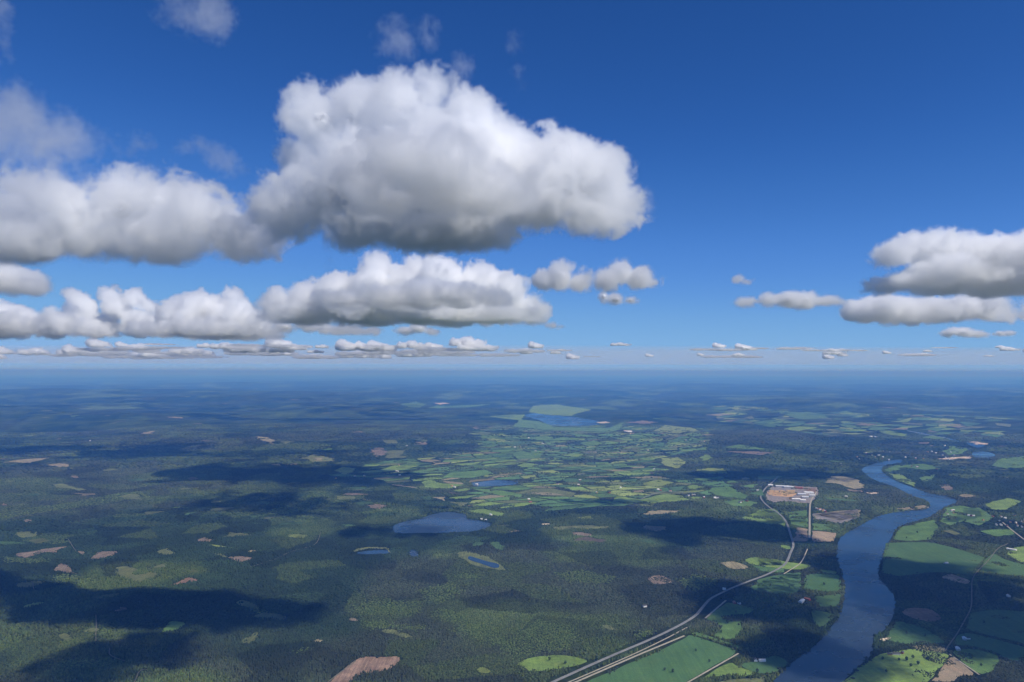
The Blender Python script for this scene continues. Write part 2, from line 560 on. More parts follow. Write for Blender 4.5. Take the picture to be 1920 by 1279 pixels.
# ------------------------------------------------------------------ fields, clearings, yards traced from the photograph
G1, G2, G3, G4 = (0.10, 0.18, 0.050), (0.155, 0.235, 0.055), (0.070, 0.130, 0.046), (0.21, 0.265, 0.07)
TEAL, OLIVE, PINK, RED = (0.078, 0.155, 0.055), (0.12, 0.14, 0.055), (0.175, 0.140, 0.100), (0.22, 0.150, 0.105)
TAN, SOIL, GREY, ORANGE, SAND = (0.24, 0.21, 0.125), (0.33, 0.26, 0.17), (0.22, 0.20, 0.18), (0.55, 0.36, 0.18), (0.55, 0.46, 0.34)
DRY = (0.20, 0.18, 0.10)
LAND = [
    # near right-hand fields (crop 7)
    (7, 'field', G2, [(30, 1100), (130, 1050), (340, 1028), (470, 1050), (550, 1075), (480, 1110), (300, 1140), (140, 1155), (90, 1120)]),
    (7, 'crop', TEAL, [(1070, 1000), (1240, 915), (1280, 885), (1400, 925), (1610, 995), (1600, 1025), (1470, 1100), (1250, 1225), (1180, 1290), (420, 1290), (560, 1215)]),
    (7, 'field', G1, [(1395, 775), (1545, 652), (1600, 662), (1750, 700), (1650, 780), (1660, 850), (1590, 930), (1440, 900), (1520, 830), (1440, 790)]),
    (7, 'field', G2, [(1330, 1225), (1490, 1118), (1580, 1085), (1640, 1115), (1770, 1165), (1680, 1190), (1560, 1180), (1420, 1190)]),
    (7, 'field', OLIVE, [(1380, 1280), (1450, 1230), (1600, 1205), (1760, 1200), (1840, 1175), (1820, 1225), (1740, 1290)]),
    (0, 'crop', TEAL, [(1387, 1245), (1420, 1241), (1440, 1233), (1457, 1229.5), (1483, 1243), (1454, 1262), (1420, 1264), (1395, 1253)]),
    (7, 'field', G1, [(1290, 882), (1330, 862), (1450, 905), (1640, 965), (1650, 995), (1560, 960), (1400, 915)]),
    (7, 'clearing', PINK, [(970, 480), (1050, 455), (1120, 470), (1170, 510), (1010, 525)]),
    (7, 'clearing', OLIVE, [(640, 815), (700, 815), (770, 850), (690, 850)]),
    (7, 'field', G2, [(1670, 350), (1730, 325), (1920, 345), (1960, 385), (1850, 395), (1720, 380)]),
    (7, 'field', TEAL, [(1720, 385), (1900, 405), (1960, 410), (1960, 440), (1800, 430)]),
    (7, 'clearing', TAN, [(1490, 365), (1580, 355), (1700, 395), (1690, 415), (1560, 410)]),
    (7, 'field', TEAL, [(1700, 560), (1800, 500), (1990, 440), (2080, 450), (2050, 560), (1880, 660), (1760, 640)]),
    (7, 'clearing', PINK, [(400, 150), (500, 145), (590, 165), (560, 178), (470, 175)]),
    (7, 'clearing', OLIVE, [(290, 110), (480, 98), (700, 100), (690, 120), (500, 130), (320, 135)]),
    (7, 'clearing', SAND, [(200, 88), (270, 82), (280, 96), (230, 98)]),
    # right bank (crop 8)
    (8, 'field', G2, [(870, 1030), (960, 1012), (1130, 985), (1270, 1005), (1385, 1032), (1230, 1225), (1150, 1300), (540, 1300), (690, 1165), (800, 1082)]),
    (8, 'field', SOIL, [(1397, 1040), (1480, 1100), (1575, 1180), (1450, 1185), (1400, 1225), (1240, 1225)]),
    (8, 'field', G1, [(1395, 1000), (1560, 985), (1730, 1030), (1745, 1080), (1690, 1150), (1600, 1175), (1480, 1085)]),
    (8, 'field', TEAL, [(1000, 780), (1180, 830), (1290, 890), (1370, 950), (1130, 960), (930, 930), (950, 860)]),
    (8, 'clearing', TAN, [(1110, 968), (1180, 960), (1330, 975), (1340, 1010), (1190, 995)]),
    (8, 'clearing', SAND, [(880, 915), (940, 905), (950, 920), (900, 938)]),
    (8, 'field', G1, [(980, 200), (1010, 140), (1050, 105), (1270, 58), (1300, 110), (1240, 200), (1100, 212)]),
    (8, 'field', G1, [(1310, 70), (1480, 10), (1480, -25), (1600, -30), (1700, 40), (1640, 75), (1590, 100), (1460, 60), (1400, 100)]),
    (8, 'field', OLIVE, [(1320, 135), (1400, 132), (1470, 158), (1420, 168)]),
    (8, 'field', G1, [(1600, 140), (1690, 128), (1840, 128), (1850, 165), (1720, 180)]),
    (8, 'field', G2, [(1790, 300), (1850, 258), (1960, 240), (1980, 370), (1900, 365)]),
    (8, 'crop', TEAL, [(925, 225), (1100, 218), (1250, 220), (1400, 255), (1640, 330), (1530, 455), (1300, 435), (1000, 465), (895, 440), (905, 330)]),
    (8, 'clearing', SOIL, [(1310, 470), (1380, 445), (1530, 495), (1530, 525), (1400, 500)]),
    (8, 'field', RED, [(1030, 720), (1100, 690), (1250, 700), (1330, 770), (1260, 800), (1090, 760)]),
    (8, 'crop', G3, [(1540, 730), (1700, 705), (1960, 720), (1960, 960), (1700, 900), (1500, 850)]),
    (8, 'crop', TEAL, [(1440, 890), (1520, 870), (1700, 915), (1960, 985), (1960, 1090), (1780, 1060), (1740, 1020), (1560, 970), (1420, 960)]),
    (8, 'crop', G3, [(1640, 345), (1700, 300), (1800, 350), (1960, 390), (1960, 470), (1740, 450), (1610, 430)]),
    # left bank (crop 8)
    (8, 'field', G2, [(10, 328), (150, 348), (400, 388), (330, 418), (150, 412), (10, 385)]),
    (8, 'field', G2, [(435, 415), (575, 428), (570, 452), (445, 432)]),
    (8, 'crop', TEAL, [(0, 490), (100, 465), (320, 435), (310, 560), (110, 660), (0, 630)]),
    (8, 'crop', TEAL, [(345, 455), (440, 445), (590, 455), (612, 570), (480, 575), (335, 558)]),
    (8, 'crop', G3, [(400, 612), (605, 592), (585, 680), (460, 690)]),
    (8, 'field', G3, [(380, 705), (555, 735), (500, 840), (430, 830)]),
    (8, 'clearing', TAN, [(110, 740), (170, 745), (210, 770), (140, 760)]),
    (8, 'field', G2, [(0, -20), (130, -5), (205, 70), (200, 108), (60, 62), (0, 40)]),
    (8, 'field', G1, [(235, 55), (360, 60), (362, 112), (245, 95)]),
    (8, 'field', G1, [(392, 82), (580, 98), (570, 132), (400, 132)]),
    (8, 'field', SOIL, [(290, 112), (365, 125), (365, 215), (262, 212)]),
    (8, 'field', SOIL, [(395, 135), (580, 155), (550, 215), (400, 215)]),
    (8, 'field', GREY, [(400, 12), (560, 5), (720, -20), (730, 40), (610, 88), (400, 55)]),
    (8, 'field', G2, [(170, 235), (240, 250), (240, 272), (175, 265)]),
    # sawmill and surroundings (crop 4)
    (4, 'yard', GREY, [(70, 925), (110, 895), (240, 885), (330, 895), (440, 900), (440, 950), (385, 1010), (330, 1015), (200, 1000), (110, 1010), (60, 985)]),
    (4, 'yard', ORANGE, [(60, 938), (170, 918), (290, 945), (250, 970), (120, 962)]),
    (4, 'yard', RED, [(330, 905), (420, 905), (440, 940), (370, 932)]),
    (4, 'clearing', TAN, [(480, 865), (530, 818), (620, 820), (740, 850), (765, 905), (700, 912), (600, 875)]),
    (4, 'clearing', PINK, [(640, 912), (770, 925), (760, 936), (680, 930)]),
    (4, 'clearing', SAND, [(785, 930), (880, 940), (840, 952), (795, 944)]),
    (4, 'field', G2, [(60, 1060), (150, 1075), (210, 1150), (60, 1150)]),
    (4, 'field', G1, [(225, 1080), (360, 1060), (365, 1150), (240, 1150)]),
    (4, 'field', OLIVE, [(150, 830), (370, 820), (400, 855), (250, 850)]),
    (4, 'field', G1, [(0, 815), (140, 815), (110, 845), (0, 840)]),
    (4, 'field', TAN, [(410, 1095), (560, 1070), (740, 1060), (735, 1115), (600, 1140)]),
    (4, 'field', G1, [(480, 970), (640, 985), (780, 1000), (640, 1000), (500, 985)]),
    (4, 'clearing', TAN, [(980, 1055), (1120, 1040), (1230, 1020), (1200, 1052), (1060, 1062)]),
    (4, 'field', G1, [(910, 770), (990, 740), (1210, 730), (1330, 765), (1200, 775), (1060, 755), (960, 790)]),
    (4, 'field', G1, [(1160, 830), (1300, 800), (1250, 850), (1190, 862)]),
    (4, 'field', G2, [(940, 795), (1030, 800), (1140, 870), (1130, 895), (1010, 850)]),
    (4, 'field', G1, [(1350, 1045), (1470, 1030), (1600, 1060), (1620, 1110), (1460, 1150), (1330, 1150)]),
    (4, 'field', G2, [(1630, 1020), (1800, 975), (1900, 1000), (1800, 1060), (1700, 1060)]),
    (4, 'clearing', TAN, [(1440, 955), (1500, 945), (1580, 960), (1500, 972)]),
    (4, 'clearing', PINK, [(1300, 885), (1380, 880), (1420, 920), (1340, 925)]),
    (4, 'field', G1, [(1680, 745), (1760, 690), (1960, 670), (1960, 750), (1800, 765)]),
    (4, 'clearing', SAND, [(1518, 568), (1600, 572), (1655, 590), (1590, 592)]),
    (4, 'clearing', SAND, [(1290, 695), (1400, 682), (1530, 675), (1530, 688), (1400, 698)]),
    (4, 'field', G1, [(1330, 640), (1400, 600), (1520, 620), (1480, 655), (1380, 665)]),
    (4, 'field', G2, [(840, 490), (950, 490), (1080, 515), (1070, 535), (950, 520)]),
    (4, 'field', G1, [(1180, 540), (1260, 525), (1380, 550), (1280, 552)]),
    (4, 'field', G2, [(180, 480), (300, 460), (440, 465), (300, 495)]),
    (4, 'field', G1, [(190, 370), (420, 360), (520, 400), (330, 410)]),
    (4, 'field', G1, [(570, 360), (640, 345), (720, 370), (630, 378)]),
    (4, 'field', G1, [(580, 445), (680, 450), (760, 478), (660, 470)]),
    (4, 'field', OLIVE, [(1030, 430), (1190, 440), (1180, 450), (1050, 442)]),
    (4, 'field', G1, [(1250, 440), (1400, 432), (1420, 442), (1270, 448)]),
    # farmland of the middle valley (crop 3)
    (3, 'field', G2, [(720, 1000), (750, 960), (930, 985), (1100, 945), (1250, 962), (1380, 970), (1300, 992), (960, 1018)]),
    (3, 'field', G1, [(1410, 930), (1440, 900), (1560, 892), (1700, 960), (1680, 985), (1480, 960)]),
    (3, 'field', G4, [(940, 868), (1060, 842), (1170, 865), (1090, 890), (960, 895)]),
    (3, 'field', G4, [(1065, 690), (1200, 682), (1250, 720), (1200, 765), (1090, 740)]),
    (3, 'field', G4, [(1300, 775), (1420, 760), (1520, 762), (1560, 800), (1420, 802)]),
    (3, 'field', G2, [(1340, 690), (1400, 662), (1450, 690), (1380, 710)]),
    (3, 'field', G4, [(940, 502), (1100, 450), (1300, 470), (1380, 500), (1200, 515)]),
    (3, 'field', G1, [(1520, 612), (1640, 590), (1870, 630), (1700, 625)]),
    (3, 'field', PINK, [(1540, 642), (1750, 640), (1900, 652), (1800, 666)]),
    (3, 'field', G1, [(1200, 628), (1400, 612), (1410, 630), (1220, 637)]),
    (3, 'field', G2, [(1770, 832), (1920, 815), (1960, 820), (1900, 842)]),
    (3, 'field', OLIVE, [(0, 945), (150, 910), (280, 905), (460, 940), (430, 970), (180, 950)]),
    (3, 'field', TAN, [(100, 935), (250, 935), (380, 955), (230, 958)]),
    (3, 'field', G3, [(360, 850), (400, 830), (600, 850), (630, 862), (400, 862)]),
    (3, 'field', G2, [(120, 358), (150, 312), (320, 302), (570, 340), (430, 385), (250, 376)]),
    (3, 'field', G1, [(0, 462), (60, 410), (200, 425), (330, 466), (690, 470), (800, 430), (780, 480), (690, 500), (330, 490)]),
    (3, 'field', SAND, [(600, 430), (680, 425), (710, 432), (650, 438)]),
    (3, 'clearing', SAND, [(810, 492), (850, 488), (880, 510), (840, 518)]),
    (3, 'clearing', PINK, [(820, 432), (950, 418), (1070, 432), (960, 442)]),
    (3, 'field', G2, [(1640, 1120), (1820, 1060), (1900, 1050), (1960, 1150), (1860, 1170)]),
    (3, 'field', G1, [(1520, 1000), (1640, 985), (1780, 1010), (1700, 1040), (1580, 1035)]),
    (3, 'clearing', TAN, [(880, 1090), (1020, 1065), (1230, 1065), (1180, 1085), (1000, 1100)]),
    (3, 'field', G2, [(1190, 900), (1300, 880), (1410, 895), (1300, 912)]),
    (3, 'clearing', TAN, [(860, 925), (930, 915), (960, 930), (900, 938)]),
    (3, 'field', TAN, [(1640, 835), (1680, 825), (1720, 838), (1670, 848)]),
    (3, 'field', G2, [(30, 745), (100, 720), (200, 735), (110, 755)]),
    (3, 'field', G2, [(350, 668), (430, 655), (540, 662), (440, 680)]),
    (3, 'field', G1, [(0, 660), (60, 640), (220, 655), (200, 690), (40, 695)]),
    (3, 'field', G1, [(40, 545), (200, 530), (500, 545), (460, 560), (180, 560)]),
    (3, 'field', G1, [(480, 580), (600, 560), (660, 585), (560, 605)]),
    (3, 'field', G1, [(330, 510), (500, 515), (640, 540), (470, 535)]),
    # valley to the left (crop 2)
    (2, 'field', G4, [(560, 780), (620, 750), (720, 760), (700, 790), (640, 810)]),
    (2, 'field', G2, [(720, 790), (900, 770), (1000, 740), (1180, 742), (1080, 770), (820, 800)]),
    (2, 'field', G1, [(1100, 792), (1260, 760), (1490, 742), (1300, 775), (1120, 803)]),
    (2, 'field', G1, [(490, 810), (600, 800), (800, 815), (1000, 800), (850, 828), (640, 826)]),
    (2, 'field', G2, [(1190, 862), (1250, 842), (1330, 870), (1510, 880), (1380, 910), (1220, 900)]),
    (2, 'field', TAN, [(1340, 852), (1480, 865), (1500, 878), (1380, 872)]),
    (2, 'field', G1, [(1400, 792), (1650, 772), (1720, 800), (1560, 830), (1340, 830)]),
    (2, 'field', G1, [(1540, 905), (1750, 918), (1920, 950), (1900, 970), (1770, 960), (1600, 922)]),
    (2, 'field', G2, [(1500, 1070), (1640, 1052), (1800, 1090), (1770, 1110), (1680, 1100)]),
    (2, 'clearing', PINK, [(840, 640), (880, 615), (925, 635), (920, 672), (860, 680)]),
    (2, 'clearing', OLIVE, [(935, 640), (1060, 632), (1062, 690), (940, 692)]),
    (2, 'clearing', TAN, [(1260, 970), (1380, 968), (1350, 1000)]),
    (2, 'clearing', OLIVE, [(1390, 1000), (1530, 1010), (1480, 1040)]),
    (2, 'clearing', OLIVE, [(300, 692), (420, 662), (500, 680), (580, 710), (480, 715), (400, 716)]),
    (2, 'clearing', TAN, [(390, 690), (480, 686), (480, 708)]),
    (2, 'clearing', TAN, [(1200, 702), (1250, 698), (1320, 712), (1270, 726)]),
    (2, 'clearing', PINK, [(985, 880), (1050, 880), (1160, 900), (1120, 905)]),
    (2, 'clearing', PINK, [(1540, 472), (1590, 458), (1600, 482)]),
    (2, 'clearing', OLIVE, [(1150, 545), (1210, 540), (1240, 570), (1180, 570)]),
    (2, 'clearing', PINK, [(1150, 572), (1240, 572), (1220, 592), (1160, 590)]),
    (2, 'field', OLIVE, [(910, 560), (1000, 558), (1020, 582), (930, 582)]),
    (2, 'clearing', TAN, [(0, 535), (60, 538), (130, 560), (110, 590), (80, 572)]),
    (2, 'clearing', OLIVE, [(170, 575), (230, 568), (215, 600)]),
    (2, 'clearing', TAN, [(110, 735), (160, 728), (180, 745)]),
    (2, 'clearing', OLIVE, [(570, 960), (700, 965), (720, 985), (600, 990)]),
    (2, 'field', G1, [(1040, 300), (1150, 280), (1220, 300), (1180, 325), (1100, 320)]),
    (2, 'field', G1, [(1240, 325), (1300, 310), (1500, 308), (1700, 298), (1500, 325), (1320, 330)]),
    (2, 'clearing', SAND, [(1285, 292), (1350, 288), (1390, 295), (1320, 302)]),
    (2, 'field', G2, [(1680, 390), (1800, 375), (1940, 375), (1900, 415), (1800, 405)]),
    # hills to the left (crop 1)
    (1, 'clearing', TAN, [(370, 735), (420, 728), (500, 735), (440, 760), (375, 762)]),
    (1, 'clearing', PINK, [(510, 818), (550, 812), (565, 830), (525, 835)]),
    (1, 'clearing', OLIVE, [(370, 880), (450, 870), (520, 895), (620, 915), (560, 925), (400, 900)]),
    (1, 'field', OLIVE, [(850, 965), (930, 945), (990, 950), (1030, 990), (950, 985)]),
    (1, 'clearing', PINK, [(1340, 830), (1380, 822), (1430, 838), (1370, 850)]),
    (1, 'field', OLIVE, [(1500, 1060), (1570, 1045), (1700, 1042), (1620, 1068), (1530, 1075)]),
    (1, 'clearing', PINK, [(0, 1020), (40, 1008), (70, 1025), (30, 1035)]),
    (1, 'clearing', PINK, [(170, 1140), (200, 1125), (230, 1140), (200, 1158)]),
    (1, 'clearing', TAN, [(1010, 512), (1080, 495), (1120, 492), (1080, 515)]),
    (1, 'clearing', TAN, [(0, 720), (100, 705), (370, 685), (300, 705), (160, 725)]),
    # near left-hand forest (crop 5)
    (5, 'clearing', PINK, [(130, 297), (310, 268), (505, 246), (410, 300), (330, 290), (250, 312), (190, 335)]),
    (5, 'clearing', PINK, [(555, 283), (620, 288), (600, 310)]),
    (5, 'clearing', PINK, [(650, 347), (700, 290), (850, 285), (790, 325)]),
    (5, 'clearing', PINK, [(390, 425), (440, 368), (530, 408), (572, 447), (470, 440)]),
    (5, 'field', OLIVE, [(820, 405), (900, 390), (1030, 425), (1120, 390), (1200, 366), (1195, 395), (1140, 420), (1120, 470), (1000, 515), (900, 480), (830, 450)]),
    (5, 'field', OLIVE, [(1110, 292), (1200, 258), (1270, 300), (1180, 315)]),
    (5, 'clearing', OLIVE, [(1500, 280), (1600, 298), (1650, 335), (1570, 318)]),
    (5, 'clearing', PINK, [(1630, 325), (1760, 320), (1860, 335), (1740, 362), (1680, 352)]),
    (5, 'field', G4, [(1470, 232), (1570, 240), (1705, 262), (1560, 256)]),
    (5, 'clearing', PINK, [(1400, 200), (1480, 185), (1580, 205), (1480, 220)]),
    (5, 'clearing', RED, [(1210, 532), (1300, 505), (1340, 472), (1440, 490), (1340, 520)]),
    (5, 'field', OLIVE, [(1290, 432), (1350, 410), (1450, 425), (1400, 442)]),
    (5, 'field', OLIVE, [(100, 160), (130, 140), (275, 143), (260, 180), (160, 190)]),
    (5, 'field', OLIVE, [(95, 560), (130, 512), (220, 498), (350, 505), (250, 540)]),
    (5, 'field', G4, [(140, 690), (250, 650), (330, 652), (200, 695)]),
    (5, 'clearing', OLIVE, [(640, 615), (850, 580), (862, 600), (740, 635)]),
    (5, 'clearing', PINK, [(810, 722), (910, 672), (930, 712)]),
    (5, 'field', G1, [(1150, 870), (1230, 783), (1340, 800), (1290, 850)]),
    (5, 'field', OLIVE, [(1690, 660), (1740, 630), (1870, 690), (1840, 712)]),
    (5, 'field', OLIVE, [(1810, 752), (1920, 718), (2060, 750), (2040, 785), (1940, 770)]),
    (5, 'field', OLIVE, [(410, 890), (470, 873), (530, 910), (480, 942)]),
    (5, 'clearing', OLIVE, [(1720, 940), (1800, 900), (1860, 858), (1862, 900), (1780, 960)]),
    (5, 'clearing', OLIVE, [(590, 865), (640, 840), (700, 845), (680, 870)]),
    (5, 'clearing', TAN, [(1770, 285), (1820, 275), (1850, 285), (1800, 298)]),
    # middle foreground (crop 6)
    (6, 'clearing', RED, [(600, 1175), (690, 1090), (770, 1042), (900, 1052), (1010, 1035), (1042, 1090), (950, 1140), (830, 1165), (720, 1180), (660, 1240), (500, 1300), (440, 1300), (520, 1225)]),
    (6, 'clearing', OLIVE, [(1450, 292), (1530, 285), (1620, 308), (1750, 360), (1770, 390), (1805, 422), (1760, 425), (1650, 405), (1540, 370), (1480, 335)]),
    (6, 'field', G4, [(1570, 1142), (1640, 1113), (1692, 1160), (1640, 1167)]),
    (6, 'clearing', OLIVE, [(690, 292), (720, 262), (830, 250), (960, 262), (985, 300), (950, 270), (800, 268), (730, 280)]),
    (6, 'clearing', OLIVE, [(880, 865), (940, 840), (1000, 850), (1140, 905), (1080, 912), (980, 880)]),
    (6, 'clearing', PINK, [(670, 770), (720, 758), (735, 785), (690, 790)]),
    (6, 'clearing', TAN, [(390, 935), (450, 910), (480, 935), (420, 950)]),
]
YOUNG = [   # lighter young woodland, trees and all
    (6, [(690, 700), (790, 650), (960, 630), (1190, 650), (1180, 710), (1100, 760), (950, 740), (780, 740)]),
    (6, [(1170, 560), (1390, 510), (1500, 560), (1330, 660), (1240, 640)]),
    (6, [(1290, 700), (1400, 700), (1540, 770), (1490, 810), (1280, 760)]),
    (6, [(1410, 860), (1500, 800), (1700, 830), (1770, 890), (1920, 960), (2050, 1020), (1920, 1080), (1700, 950)]),
    (6, [(760, 790), (900, 780), (1060, 820), (1250, 820), (1200, 860), (960, 840), (820, 850)]),
    (6, [(1400, 470), (1500, 440), (1640, 460), (1560, 480)]),
    (6, [(0, 680), (60, 720), (140, 750), (120, 780), (0, 760)]),
    (6, [(270, 1010), (380, 970), (390, 1000), (300, 1022)]),
    (5, [(270, 1100), (600, 1050), (940, 1110), (700, 1135), (400, 1115)]),
    (5, [(370, 470), (470, 450), (680, 500), (640, 540), (420, 515)]),
    (5, [(330, 210), (480, 195), (520, 215), (380, 235)]),
    (5, [(0, 320), (180, 330), (380, 340), (300, 370), (60, 365)]),
    (7, [(0, 880), (200, 780), (420, 820), (480, 900), (380, 1010), (100, 1000), (0, 960)]),
    (7, [(1180, 490), (1350, 450), (1500, 500), (1320, 580)]),
    (7, [(300, 440), (520, 420), (780, 480), (620, 520), (380, 500)]),
    (7, [(880, 860), (1000, 840), (1050, 870), (900, 930)]),
    (1, [(850, 940), (1020, 930), (1100, 970), (700, 1020), (300, 1080), (0, 1130), (0, 1070), (420, 1020)]),
    (1, [(980, 880), (1130, 850), (1180, 880), (1000, 900)]),
    (2, [(0, 1090), (250, 1020), (500, 970), (760, 985), (450, 1040), (220, 1100)]),
    (8, [(440, 420), (580, 440), (560, 470), (450, 450)]),
]
MATS = {'field': field_m, 'crop': crop_m, 'clearing': clear_m, 'yard': yard_m}
for crop, kind, col, pts in LAND:
    pw = world_poly(pix(crop, pts))
    a = np.array(pw)
    d = float(np.hypot(*a.mean(0)))
    far = d > 9000
    jag = {'field': 5.0, 'crop': 2.0, 'clearing': 14.0, 'yard': 6.0}[kind] * (2.5 if far else 1)
    w = soften(pw, 1, jag, rng)
    mm = soil_m if (kind == 'field' and col == SOIL) else MATS[kind]
    lift = 1.6 if not far else 3.0
    if col in (ORANGE, RED) and kind == 'yard' or (col == TAN and kind == 'field' and crop in (2, 3)) or (col == TAN and crop == 2):
        lift += 0.8
    o = drape('field' if kind == 'crop' else kind, w, mm, lift)
    k = rng.uniform(0.88, 1.12)
    o.color = (col[0] * k, col[1] * k * rng.uniform(.97, 1.03), col[2] * k, 1)
    tag(o, kind='structure')
    if not far or True:
        sub = w
        i = OCC.copy() if False else None
        raster(w, 1)
# water wins back its cells where a rim overlaps it
raster(riv, 2)
young_polys = [np.array(world_poly(pix(c, p))) for c, p in YOUNG]

# ------------------------------------------------------------------ farmland mosaic farther off
ZONES = [
    ([(620, 885), (700, 868), (900, 850), (890, 810), (960, 792), (1150, 800), (1340, 805), (1330, 835), (1240, 860), (1230, 900), (1330, 895), (1430, 915), (1430, 950), (1300, 948), (1100, 950), (1000, 965), (900, 945), (800, 915)], 160, 0.92),
    ([(1330, 747), (1900, 742), (1930, 775), (1860, 830), (1700, 803), (1560, 825), (1450, 805), (1340, 792)], 300, 0.72),
    ([(1560, 828), (1700, 808), (1930, 802), (1930, 842), (1700, 842), (1560, 848)], 200, 0.5),
    ([(750, 752), (1000, 747), (1010, 765), (780, 768)], 400, 0.5),
    ([(1650, 880), (1740, 870), (1930, 845), (1930, 905), (1800, 912), (1740, 905)], 150, 0.6),
    ([(1560, 855), (1700, 840), (1900, 838), (1900, 862), (1600, 866)], 160, 0.55),
    ([(1140, 760), (1330, 745), (1330, 790), (1150, 790)], 330, 0.3),
    ([(100, 790), (500, 760), (700, 790), (560, 860), (200, 860)], 330, 0.05),
    ([(1780, 960), (1930, 940), (1930, 1000), (1830, 990)], 120, 0.6),
]
nf = 0
for zi, (zp, size, prob) in enumerate(ZONES):
    zw = np.array([flat_hit(x, y) for x, y in zp])
    cz_ = zw.mean(0)
    ang = 0.5 + 0.37 * zi
    ca_, sa_ = math.cos(ang), math.sin(ang)
    R2 = np.array([[ca_, -sa_], [sa_, ca_]])
    loc_ = (zw - cz_) @ R2
    su, sv = size * 1.35, size * .8
    u0, v0 = loc_.min(0)
    nu, nv = int((loc_[:, 0].max() - u0) / su) + 2, int((loc_[:, 1].max() - v0) / sv) + 2
    # one lattice of crooked corners, so that neighbouring fields share their boundary
    CU = u0 + np.arange(nu)[:, None] * su + rng.uniform(-.34, .34, (nu, nv)) * su + (np.arange(nv) % 2)[None] * su * .4
    CV = v0 + np.arange(nv)[None] * sv + rng.uniform(-.34, .34, (nu, nv)) * sv
    W_ = np.stack([CU, CV], -1) @ R2.T + cz_
    W_ += np.stack([fb2(W_[..., 0], W_[..., 1], 1500, 63, 2), fb2(W_[..., 0], W_[..., 1], 1500, 65, 2)], -1) * 500 - 250
    for iu in range(nu - 1):
        for iv in range(nv - 1):
            q = np.array([W_[iu, iv], W_[iu + 1, iv], W_[iu + 1, iv + 1], W_[iu, iv + 1]])
            c_ = q.mean(0)
            if rng.random() > prob or nf >= 800 or not inside(c_[:1], c_[1:], zw)[0]:
                continue
            if vn2(c_[:1], c_[1:], 900, 61)[0] < 0.22:
                continue
            # midpoints bent, then pulled in by half a hedge
            pts_ = []
            for k in range(4):
                pts_ += [q[k], (q[k] + q[(k + 1) % 4]) / 2 + rng.normal(0, size * .05, 2)]
            pts_ = np.array(pts_)
            dv_ = pts_ - c_
            L_ = np.linalg.norm(dv_, axis=1)[:, None] + 1e-6
            pts_ = c_ + dv_ * np.clip(1 - rng.uniform(4, size * .12) / L_, .3, 1)
            if occ(pts_[:, 0], pts_[:, 1]).any() or occ(c_[0], c_[1]):
                # next to an older field: shrink towards the free side
                free = occ(pts_[:, 0], pts_[:, 1]) == 0
                if free.sum() < 5 or occ(c_[0], c_[1]):
                    continue
                pts_ = np.where(free[:, None], pts_, c_ + (pts_ - c_) * .45)
                if occ(pts_[:, 0], pts_[:, 1]).any():
                    continue
            dd_ = float(np.hypot(*c_))
            o = drape('field', pts_, field_m if rng.random() < .75 else crop_m, 3.0 + (3.0 if dd_ > 14000 else 0), 160)
            base = [G1, G1, G2, G2, G4, TEAL, TEAL, OLIVE, OLIVE, G3, G1, G2, G4, TEAL, G3, DRY][rng.integers(0, 16)]
            k = rng.uniform(.85, 1.3)
            o.color = (base[0] * k, base[1] * k, base[2] * k, 1)
            tag(o, kind='structure')
            raster(pts_, 1)
            nf += 1
print('mosaic fields', nf)
# felling patches and glades scattered through the woods
ng_ = 0
while ng_ < 190:
    px, py = rng.uniform(-40, 1960), 725 + 300 * rng.random() ** 1.6
    if px > 1250 and py > 900:
        continue
    x, y = ground(px, py)
    d = math.hypot(x, y)
    s = rng.uniform(35, 110) * (0.7 + d / 14000)
    th = np.sort(rng.uniform(0, 2 * math.pi, 11))
    e, an = rng.uniform(.35, .9), rng.uniform(0, 3.14)
    q = []
    for t in th:
        rr = s * rng.uniform(.4, 1.3)
        u, v = math.cos(t) * rr, math.sin(t) * rr * e
        q.append((x + u * math.cos(an) - v * math.sin(an), y + u * math.sin(an) + v * math.cos(an)))
    qa = np.array(q)
    if occ(qa[:, 0], qa[:, 1]).any():
        ng_ += .2
        continue
    q = soften(q, 1, 8.0, rng)
    o = drape('clearing', q, clear_m, 2.0 if d < 9000 else 4.0, 120)
    base = [PINK, TAN, OLIVE, OLIVE, OLIVE, G1, G3, G3, G3, G4][rng.integers(0, 10)]
    k = rng.uniform(.5, .95)
    o.color = (base[0] * k, base[1] * k, base[2] * k, 1)
    tag(o, kind='structure')
    raster(q, 1)
    ng_ += 1

